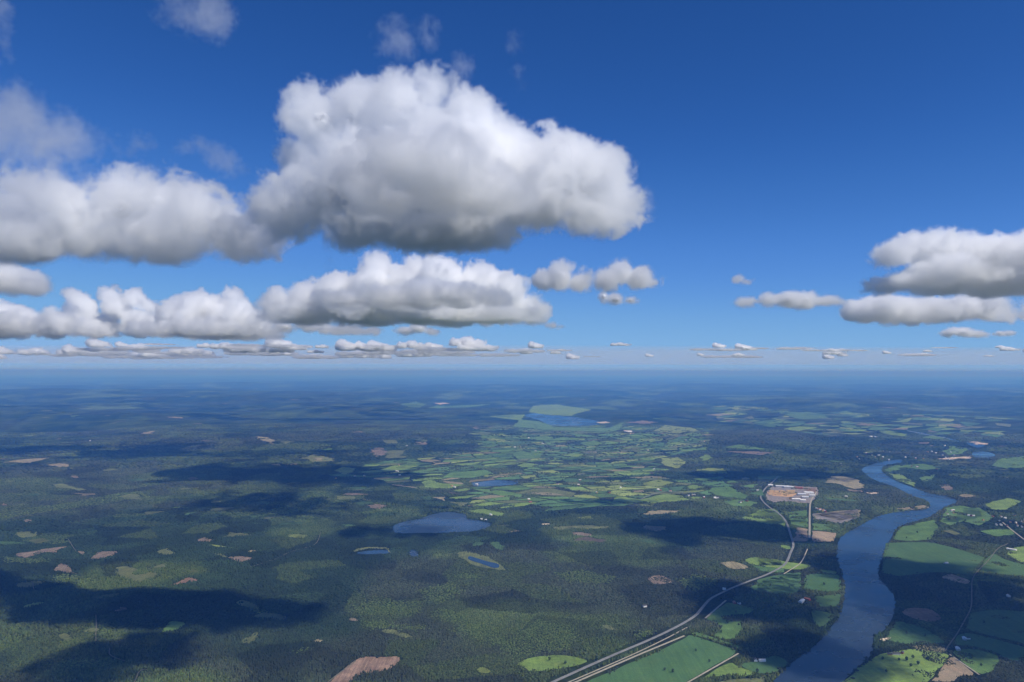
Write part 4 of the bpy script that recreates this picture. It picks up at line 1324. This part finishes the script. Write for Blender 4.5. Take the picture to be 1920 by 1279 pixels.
def vapour_nodes(lo, n, vox):
    """node group that turns the stored density samples into a fog grid"""
    ng = bpy.data.node_groups.new('vapour_grid', 'GeometryNodeTree')
    ng.interface.new_socket('Geometry', in_out='INPUT', socket_type='NodeSocketGeometry')
    ng.interface.new_socket('Geometry', in_out='OUTPUT', socket_type='NodeSocketGeometry')
    gi, go = ng.nodes.new('NodeGroupInput'), ng.nodes.new('NodeGroupOutput')
    L = ng.links.new
    hi = lo + n * vox
    vc = ng.nodes.new('GeometryNodeVolumeCube')
    vc.inputs['Min'].default_value = tuple(lo)
    vc.inputs['Max'].default_value = tuple(hi)
    for k, nm in enumerate('XYZ'):
        vc.inputs['Resolution ' + nm].default_value = int(n[k])
    si = ng.nodes.new('GeometryNodeSampleIndex')
    si.data_type, si.domain = 'FLOAT', 'POINT'
    L(gi.outputs[0], si.inputs[0])
    nat = ng.nodes.new('GeometryNodeInputNamedAttribute')
    nat.data_type = 'FLOAT'
    nat.inputs[0].default_value = 'den'
    L(nat.outputs[0], si.inputs['Value'])
    ps = ng.nodes.new('GeometryNodeInputPosition')

    def vm(op, a, b=None):
        x = ng.nodes.new('ShaderNodeVectorMath')
        x.operation = op
        L(a, x.inputs[0])
        if b is not None:
            x.inputs[1].default_value = tuple(float(q) for q in b)
        return x.outputs['Value'] if op == 'DOT_PRODUCT' else x.outputs[0]
    q = vm('SUBTRACT', ps.outputs[0], lo)
    q = vm('DIVIDE', q, (hi - lo) / (n - 1))
    q = vm('FLOOR', vm('ADD', q, (.5, .5, .5)))
    L(vm('DOT_PRODUCT', q, (n[1] * n[2], n[2], 1)), si.inputs['Index'])
    L(si.outputs[0], vc.inputs['Density'])
    sm = ng.nodes.new('GeometryNodeSetMaterial')
    sm.inputs['Material'].default_value = cloud_m
    L(vc.outputs[0], sm.inputs[0])
    L(sm.outputs[0], go.inputs[0])
    return ng


def cloud(label, D, base_py, blobs, name='cumulus_cloud', group=None, seed=1, vox=None, amp=1.0, wl=None, dens=0.028, soft=1.0, puff=9, core=True,
          thick=1.7, at_world=None, wisp=0.0, flat_base=True):
    """blobs: (px, py, rx[, rz]) in photo pixels as seen at distance D; turned into heaps of vapour puffs in the sky over the land"""
    rg = np.random.default_rng(seed * 13 + 5)
    s = D / FPX
    B = []
    for b in blobs:
        px, py, rx = b[:3]
        rz = b[3] if len(b) > 3 else rx
        d = pdir(px, py)
        t = D / d[1]
        dep = rg.uniform(-.4, .4) * rx * s * thick
        B.append((d[0] * t, D + dep, H + d[2] * t, rx * s * .88, rz * s * .86))
    d = pdir(960, base_py)
    base = H + d[2] * D / d[1]
    if at_world is not None:
        ox, oy, oz = at_world[0] - np.mean([b[0] for b in B]), at_world[1] - D, at_world[2] - base
        B = [(b[0] + ox, b[1] + oy, b[2] + oz, b[3], b[4]) for b in B]
        base = at_world[2]
    big = float(np.median([min(b[3], b[4] * 1.3) for b in B]))
    vox = vox or max(6.0, big / 13)
    wl = wl or big * 1.3
    # heaps: puffs on the big bodies, smaller puffs on those
    P0 = [(x, y, z, r, r * thick, rz) for (x, y, z, r, rz) in B]
    P1, P2 = [], []
    for (x, y, z, r, ry, rz) in P0:
        for _ in range(int(puff * (1 + thick) / 2)):
            v = rg.normal(0, 1, 3)
            v[2] = v[2] if v[2] > 0 else v[2] * .45
            v /= np.linalg.norm(v)
            k = rg.uniform(.24, .46) * min(r, rz)
            P1.append((x + v[0] * r * .82, y + v[1] * ry * .82, z + v[2] * rz * .82, k, k, k))
    for (x, y, z, r, _, _) in P1:
        if r < vox * 2.2:
            continue
        for _ in range(7):
            v = rg.normal(0, 1, 3)
            v /= np.linalg.norm(v)
            k = rg.uniform(.26, .5) * r
            P2.append((x + v[0] * r * .9, y + v[1] * r * .9, z + v[2] * r * .9, k, k, k))
    allb = np.array(P0 + P1 + P2)
    pad = big * .3 + 4 * vox + wisp * big * .5
    lo = (allb[:, :3] - allb[:, 3:6]).min(0) - pad
    hi = (allb[:, :3] + allb[:, 3:6]).max(0) + pad
    if flat_base:
        lo[2] = max(lo[2], base - big * .12 - 3 * vox)
    lo[2] = max(lo[2], H + 150)
    n = np.ceil((hi - lo) / vox).astype(int)
    org = np.array([(lo[0] + hi[0]) / 2, (lo[1] + hi[1]) / 2, base])
    ax = [(lo[k] + (np.arange(n[k]) + .5) * vox).astype(np.float32) for k in range(3)]
    FAR_ = np.float32(-big)
    fld = np.full(n, FAR_, np.float32)          # metres inside the heap, roughly
    smf = np.full(n, FAR_, np.float32)
    for lev, PP in enumerate((P0, P1, P2)):
        for (x, y, z, r, ry, rz) in PP:
            m_ = min(r, ry, rz)
            ext = 1.0 + (1.0 if lev == 0 else .6)
            sl, g = [], []
            for k, (c, q) in enumerate(((x, r), (y, ry), (z, rz))):
                i0 = max(0, int((c - q * ext - lo[k]) / vox)); i1 = max(i0, min(n[k], int((c + q * ext - lo[k]) / vox) + 2))
                sl.append(slice(i0, i1))
                g.append(((ax[k][i0:i1] - c) / q) ** 2)
            if any(len(q) == 0 for q in g):
                continue
            dd = (1 - np.sqrt(g[0][:, None, None] + g[1][None, :, None] + g[2][None, None, :])) * np.float32(m_)
            sl = tuple(sl)
            fld[sl] = np.maximum(fld[sl], dd)
            if lev == 0 and m_ > 2 * vox:
                smf[sl] = np.maximum(smf[sl], dd)
    act = fld > -big * (.55 + wisp * .4)
    I = np.nonzero(act)
    Pt = [ax[k][I[k]] + np.float32(seed * 311.7) for k in range(3)]
    w1, w2 = vn3(Pt, wl * .5, 77) - .5, vn3(Pt, wl * .5, 78) - .5
    Pw = [Pt[0] + w1 * np.float32(wl * .4), Pt[1] + w2 * np.float32(wl * .3), Pt[2] + w2 * np.float32(wl * .4)]
    q = np.zeros(len(Pt[0]), np.float32)
    for o in range(6):
        f_ = wl / 2.07 ** o
        if f_ < vox * 1.7:
            break
        nz = vn3(Pw if o else Pt, f_, seed % 7 + o * 7)
        if o >= 1:
            nz = 1.25 * (.5 - np.abs(nz - .5) * 1.6) + .25      # billowed
        q += (nz - .5) * np.float32(.80 ** o)
    q /= q.std() + 1e-6
    rag = np.clip((vn3(Pt, wl * 1.5, 55) - .30) * 2.6, 0, 1)          # where the rim frays instead of standing crisp
    f1 = fld[I] + q * np.float32(big * .20 * amp) * (.7 + .6 * rag)
    width = np.float32(vox * 1.6) + rag * np.float32(big * .34 * soft) + np.float32(wisp * big * .5)
    de = np.clip(f1 / width, 0, 1)
    de = de * de * (3 - 2 * de)
    # faint shreds round the rim
    sh = vn3(Pw, wl * .33, 91) + .5 * vn3(Pw, wl * .14, 92) + .25 * vn3(Pw, max(wl * .06, vox * 1.7), 93)
    sh = np.clip((sh / 1.75 - .50) * 5, 0, 1)
    de = np.maximum(de, .36 * np.clip((fld[I] + big * .36) / (big * .5), 0, 1) ** 1.5 * sh * (.35 + .65 * rag))
    if flat_base:
        bz = Pt[2] - np.float32(seed * 311.7) - np.float32(base)
        de *= np.clip((bz + q * np.float32(big * .07)) / np.float32(big * .16 + vox), 0, 1)
    den = np.zeros(n, np.float32)
    den[I] = de
    for k in range(3):          # nothing may reach the grid's border
        e = np.minimum(np.arange(n[k]), n[k] - 1 - np.arange(n[k])) / 3.0
        shp = [1, 1, 1]; shp[k] = -1
        den *= np.clip(e, 0, 1).reshape(shp).astype(np.float32)
    root = None
    if core:
        st = max(1, int(big / 8 / vox))
        ff = np.full(n, FAR_, np.float32)
        ff[I] = f1
        z3 = ax[2][None, None, :]
        cin = CORE_IN if big > 5 * vox else CORE_IN * .75
        cf = np.minimum(np.minimum(smf - big * cin, ff - big * cin * .6), z3 - base - (big * .45 if flat_base else -1e4))[::st, ::st, ::st] / big
        cf = np.pad(cf, 1, constant_values=-1)
        Vc, Q = surface_nets(cf, 0.0)
        if len(Q) > 20:
            Vc = lo + (Vc - 1) * st * vox + vox * .5 - org
            me = set_mesh('cloud_core', Vc, Q, 4)
            me.polygons.foreach_set('use_smooth', np.ones(len(me.polygons), bool))
            root = link(name, me, core_m, loc=org)
    me = bpy.data.meshes.new('vapour')
    me.vertices.add(int(n.prod()))
    a = me.attributes.new('den', 'FLOAT', 'POINT')
    a.data.foreach_set('value', (den * dens).astype(np.float32).ravel())
    me.materials.append(cloud_m)
    if root is None:
        v = root = link(name, me, loc=org)
    else:
        v = tag(link('vapour', me, parent=root), kind='stuff')
    md = v.modifiers.new('vapour', 'NODES')
    md.node_group = vapour_nodes(lo - org, n, vox)
    tag(root, label, 'cloud', group)
    CSTAT[0] += int(n.prod())
    return root


CSTAT = [0]
CORE_IN = 0.68


def dist(py, h=420.0):
    """distance of a cloud whose base, h metres above the camera, is seen at row py"""
    return h * FPX / (696.3 - py)


cloud('large grey-white cumulus cloud towering over the centre of the sky', dist(455), 462,
      [(545, 390, 62, 55), (600, 365, 75, 75), (680, 340, 95, 95), (770, 320, 100, 105), (860, 320, 100, 105), (950, 325, 95, 100), (1040, 335, 85, 85), (1115, 350, 70, 65), (1175, 380, 45, 35),
       (600, 225, 62, 60), (665, 195, 62, 60), (740, 195, 50, 48), (812, 165, 30, 32), (800, 235, 55, 60), (565, 290, 45, 40), (880, 240, 60, 45), (690, 420, 80, 45), (800, 425, 95, 42), (900, 425, 75, 40), (1000, 400, 80, 35), (1100, 405, 55, 25)],
      seed=3, vox=7.0, amp=1.25, thick=1.25)
cloud('long grey cumulus cloud with a white crest against the left edge', dist(488), 490,
      [(-40, 420, 70, 70), (40, 405, 75, 75), (120, 395, 75, 72), (210, 385, 75, 70), (290, 375, 70, 62), (370, 400, 70, 62), (440, 430, 62, 50), (500, 455, 36, 30), (180, 445, 80, 45), (300, 450, 85, 42), (60, 450, 80, 40)],
      seed=5, vox=8.0, amp=1.25, thick=1.15)
cloud('thin torn cloud high at the left edge of the sky', 2700, 300,
      [(10, 210, 55, 45), (60, 235, 50, 42), (110, 260, 45, 30), (40, 285, 70, 28), (-30, 240, 60, 60)], seed=8, vox=11, amp=2.1, dens=0.0038, wisp=.5, core=False, flat_base=False)
cloud('small pale cloud shred left of the large cloud', 2600, 330,
      [(405, 290, 32, 26), (385, 275, 20, 14), (430, 312, 24, 12), (345, 280, 16, 12)], seed=9, vox=7, amp=2.1, dens=0.0038, wisp=.5, core=False, flat_base=False)
cloud('faint round wisp over the long left cloud', 2600, 300, [(258, 268, 22, 18), (245, 285, 12, 14)], seed=10, vox=7, amp=2.1, dens=0.0038, wisp=.5, core=False, flat_base=False)
cloud('broad cumulus bank below the large cloud', dist(606), 604,
      [(530, 572, 28, 25), (580, 560, 34, 34), (640, 555, 38, 40), (700, 550, 42, 46), (765, 545, 48, 50), (830, 540, 48, 50), (895, 538, 45, 46), (950, 555, 36, 40), (995, 580, 28, 26), (710, 500, 28, 26), (780, 505, 26, 24), (560, 585, 50, 20), (680, 590, 60, 20), (820, 590, 70, 20), (930, 592, 60, 18)],
      seed=12, vox=14, amp=1.35, thick=2.4)
cloud('grey front of the cumulus bank, nearest under the large cloud', 5300, 574, [(640, 560, 40, 14), (710, 555, 46, 20), (790, 552, 50, 24), (860, 556, 46, 20), (915, 562, 36, 13)],
      seed=13, vox=13, amp=1.0, thick=3.4)
cloud('bright two-humped cloud right of the large cloud', dist(549), 548,
      [(1020, 528, 22, 20), (1050, 518, 28, 27), (1090, 527, 26, 20), (1135, 525, 24, 22), (1165, 508, 24, 26), (1200, 520, 26, 22), (1225, 530, 12, 8)], seed=14, vox=7, amp=1.0, thick=2.6)
cloud('small white cloud just under the two-humped cloud', dist(574), 573, [(1132, 556, 11, 14), (1155, 561, 18, 12), (1180, 564, 16, 10)], seed=15, vox=8, amp=1.0)
cloud('big bright cumulus cloud against the right edge', dist(550), 549,
      [(1680, 475, 26, 26), (1720, 460, 32, 28), (1770, 462, 36, 32), (1812, 470, 40, 36), (1860, 480, 46, 40), (1910, 480, 46, 42), (1965, 490, 50, 42), (1740, 515, 50, 26), (1810, 520, 60, 28), (1890, 522, 60, 28), (1960, 525, 50, 26), (1690, 530, 30, 12)],
      seed=17, vox=8, amp=1.0, thick=2.4)
cloud('long white cloud under the big right cloud', dist(606), 605,
      [(1612, 580, 22, 22), (1645, 578, 28, 24), (1690, 580, 32, 23), (1740, 580, 34, 22), (1790, 578, 34, 23), (1840, 575, 32, 23), (1870, 585, 24, 16), (1890, 592, 12, 8)], seed=19, vox=11, amp=1.0, thick=3.0)
cloud('flat white cloud between the centre and the right clouds', dist(581), 580,
      [(1400, 566, 20, 10), (1440, 562, 22, 14), (1475, 562, 24, 18), (1510, 562, 26, 18), (1545, 565, 24, 12), (1575, 568, 16, 7)], seed=21, vox=10, amp=1.0)
cloud('tiny white puff above the flat white cloud', 4300, 534, [(1383, 524, 13, 8), (1400, 529, 11, 6)], seed=22, vox=6, amp=1.0, core=False, flat_base=False)
cloud('rounded grey cloud cut by the left edge below the long cloud', dist(549), 549, [(-10, 520, 45, 34), (30, 527, 34, 26), (60, 535, 20, 13), (-50, 520, 50, 40)], seed=23, vox=10, amp=1.0)
LOW = [
    ('dim grey cloud low at the left edge over the far clouds', 633, [(-20, 598, 46, 34), (30, 605, 34, 24), (75, 610, 34, 18), (120, 605, 28, 24), (146, 575, 22, 26), (140, 555, 12, 12), (185, 618, 24, 12)], 25),
    ('ragged white-topped cloud low on the left', 636, [(195, 608, 24, 20), (228, 580, 22, 24), (215, 555, 14, 16), (255, 562, 16, 16), (275, 572, 14, 12), (262, 604, 28, 24), (300, 612, 24, 16)], 26),
    ('grey cloud with flat base in the middle of the low left row', 632, [(335, 590, 26, 28), (372, 578, 28, 30), (412, 588, 28, 30), (452, 590, 28, 28), (488, 600, 22, 22), (435, 552, 12, 10), (400, 616, 80, 12)], 27),
    ('dark flat cloud with a white cap at the end of the low left row', 630, [(530, 612, 22, 10), (575, 606, 20, 14), (605, 614, 24, 9), (650, 619, 30, 6), (700, 618, 18, 6)], 28),
]
for lab, bpy_, bl, sd_ in LOW:
    cloud(lab, dist(bpy_) * .9, bpy_, bl, seed=sd_, vox=20, amp=1.7, thick=2.0)
for lab, D_, bpy_, bl, sd_ in (
        ('small flat cloud under the broad cumulus bank', 9000, 628, [(760, 620, 18, 8), (785, 616, 20, 10), (810, 622, 16, 6)], 31),
        ('small white oval cloud low on the right', 12500, 633, [(1778, 624, 14, 8), (1802, 624, 18, 9), (1828, 627, 14, 6)], 32),
        ('small flattened cloud beside the white oval at the right', 12500, 630, [(1872, 626, 12, 5), (1890, 625, 12, 5)], 33),
        ('faint grey shred right of the broad cumulus bank', 9000, 616, [(1035, 610, 14, 6), (1050, 612, 10, 4)], 34),
        ('thin upright wisp below the large cloud', 2900, 510, [(614, 465, 9, 14), (616, 485, 8, 16), (617, 502, 7, 10)], 35),
        ('torn wisp above the large cloud', 2500, 180, [(970, 135, 11, 16), (978, 160, 8, 14), (962, 80, 14, 22), (870, 130, 26, 20), (860, 155, 18, 20)], 36),
        ('faint veil high over the large cloud', 2500, 100, [(750, 70, 34, 26), (790, 55, 24, 20), (730, 90, 18, 14)], 37),
        ('faint veil at the top edge left of the centre', 2500, 60, [(340, 10, 40, 26), (400, 20, 34, 40), (370, -20, 50, 30)], 38),
        ('pale wisp in the upper left corner', 2500, 90, [(0, 30, 18, 50), (-10, 70, 16, 40), (-15, 0, 26, 40)], 39)):
    wisp = sd_ >= 35
    cloud(lab, D_, bpy_, bl, seed=sd_, vox=(6.5 if wisp else 16), amp=(2.2 if wisp else 1), dens=(0.0038 if wisp else 0.03), wisp=(.5 if wisp else 0), core=not wisp and sd_ != 34,
          flat_base=False)

# clouds over the land outside the frame, whose shadows lie on the right bank and the near forest
def caster(gx, gy, w, label, seed):
    """a cloud that stands up-sun of the ground point (gx, gy)"""
    zb_ = H + 430
    k = zb_ / sd[2]
    cx, cy2 = gx + sd[0] * k, gy + sd[1] * k
    D_ = 3000.0
    r = w / 5 / (D_ / FPX)
    bl = [(960 + r * dx, 560 - r * dz, r * q, r * q * .8) for dx, dz, q in ((-1.6, .1, .9), (-.7, .5, 1.1), (.3, .6, 1.2), (1.2, .3, 1.0), (1.9, 0, .7))]
    return cloud(label, D_, 575, bl, seed=seed, at_world=(cx, cy2, zb_), vox=w / 50, amp=1.0, thick=2.3)


for i, (px, py, w) in enumerate(CASTERS):
    x_, y_ = flat_hit(px, py)
    caster(x_, y_, w, 'cumulus cloud outside the picture that shades the land below', 60 + i)['group'] = 'clouds beyond the right edge'

# the far row just above the horizon
protos = []
for i, bl in enumerate((
        [(900, 640, 26, 12), (940, 636, 30, 16), (985, 640, 26, 11)],
        [(890, 641, 40, 8), (950, 640, 46, 9), (1010, 642, 36, 7)],
        [(930, 634, 22, 18), (960, 638, 24, 15), (990, 642, 18, 8)],
        [(880, 642, 50, 6), (960, 643, 60, 6), (1040, 643, 40, 5)])):
    c = cloud('tiny pale cloud in the far row just above the horizon', 20000, 650, bl, seed=41 + i, vox=36, amp=1.3, dens=.02, group='far row of clouds above the horizon')
    protos.append(c)
rg = np.random.default_rng(99)
k = 0
for i in range(120):
    if i < 86:
        px = rg.uniform(-20, 1010)
    else:
        px = rg.uniform(1000, 1940)
    py = rg.choice([650, 656, 661, 666, 670]) + rg.uniform(-3, 3)
    D_ = max(min(420 * FPX / max(696.3 - py, 14), 46000) * rg.uniform(.85, 1.0), 16000)
    d = pdir(px, py)
    t = D_ / d[1]
    z = max(H + d[2] * t, 1260)
    pr = protos[rg.choice([0, 0, 1, 1, 2, 2, 3])]
    if k < 4:
        o, kids = protos[k], []
    else:
        o = pr.copy()
        C.objects.link(o)
        for ch in pr.children:
            c2 = ch.copy()
            C.objects.link(c2)
            c2.parent = o
    s = rg.uniform(.22, .62) * (D_ / 24000) * (1.0 if px < 1000 else .6)
    o.location = (d[0] * t, d[1] * t, z)
    o.scale = (s * rg.uniform(.7, 1.2), s, s * rg.uniform(.75, 1.2))
    k += 1
print('cloud voxels', CSTAT[0])

# ------------------------------------------------------------------ pale veil of far cloud low over the horizon
def veil(name, label, x0, x1, y0, y1, z0, z1, density, seed):
    rg = np.random.default_rng(seed)
    N = 24
    ring = []
    for i in range(N):
        t = 2 * math.pi * i / N
        e = rg.uniform(.8, 1.0)
        ring.append(((x0 + x1) / 2 + math.cos(t) * (x1 - x0) / 2 * e, (y0 + y1) / 2 + math.sin(t) * (y1 - y0) / 2 * e))
    cx_, cy_ = (x0 + x1) / 2, (y0 + y1) / 2
    zm = (z0 + z1) / 2
    bm = bmesh.new()
    rings = []
    for f, zt, zb in ((1.0, zm, zm), (.86, z1 - (z1 - zm) * .5, z0 + (zm - z0) * .5), (.6, z1 - (z1 - zm) * .12, z0 + (zm - z0) * .12)):
        if f == 1.0:
            r0 = [bm.verts.new((cx_ + (x - cx_) * f, cy_ + (y - cy_) * f, zt)) for x, y in ring]
            rings.append((r0, r0))
        else:
            rings.append(([bm.verts.new((cx_ + (x - cx_) * f, cy_ + (y - cy_) * f, zt)) for x, y in ring], [bm.verts.new((cx_ + (x - cx_) * f, cy_ + (y - cy_) * f, zb)) for x, y in ring]))
    for side in (0, 1):
        for a_, b_ in zip(rings[:-1], rings[1:]):
            for i in range(N):
                f = [a_[side][i], a_[side][(i + 1) % N], b_[side][(i + 1) % N], b_[side][i]]
                bm.faces.new(f if side == 0 else f[::-1])
        f = rings[-1][side]
        bm.faces.new(f if side == 0 else f[::-1])
    me = bpy.data.meshes.new(name)
    bm.to_mesh(me)
    bm.free()
    m = bpy.data.materials.new(name)
    m.use_nodes = True
    n_ = m.node_tree
    n_.nodes.clear()
    o_ = n_.nodes.new('ShaderNodeOutputMaterial')
    p_ = n_.nodes.new('ShaderNodeVolumePrincipled')
    p_.inputs['Color'].default_value = (.97, .95, .95, 1)
    p_.inputs['Density'].default_value = density
    n_.links.new(p_.outputs[0], o_.inputs['Volume'])
    return tag(link(name, me, m), label, 'cloud')


veil('stratus_cloud', 'wide pale stratus veil low over the whole horizon', -170000, 170000, 90000, 150000, 1900, 4600, 1.5e-5, 3)

# ------------------------------------------------------------------ haze
ZB, ZT = float(-470000.0 ** 2 / (2 * RE)) - 60, H + 130
bm = bmesh.new()
bmesh.ops.create_cube(bm, size=1.0)
me = bpy.data.meshes.new('haze')
bm.to_mesh(me)
bm.free()
hm = bpy.data.materials.new('haze')
hm.use_nodes = True
nt = hm.node_tree
nt.nodes.clear()
out = nt.nodes.new('ShaderNodeOutputMaterial')
pv = nt.nodes.new('ShaderNodeVolumePrincipled')
pv.inputs['Color'].default_value = HAZE_COL
pv.inputs['Density'].default_value = HAZE_DEN
pv.inputs['Absorption Color'].default_value = (0.66, 0.54, 1, 1)
nt.links.new(pv.outputs[0], out.inputs['Volume'])
hz = link('haze', me, hm, loc=(0, 0, (ZB + ZT) / 2))
hz.scale = (960000, 960000, ZT - ZB)
tag(hz, 'thin blue haze lying over the far land', 'haze', kind='stuff')
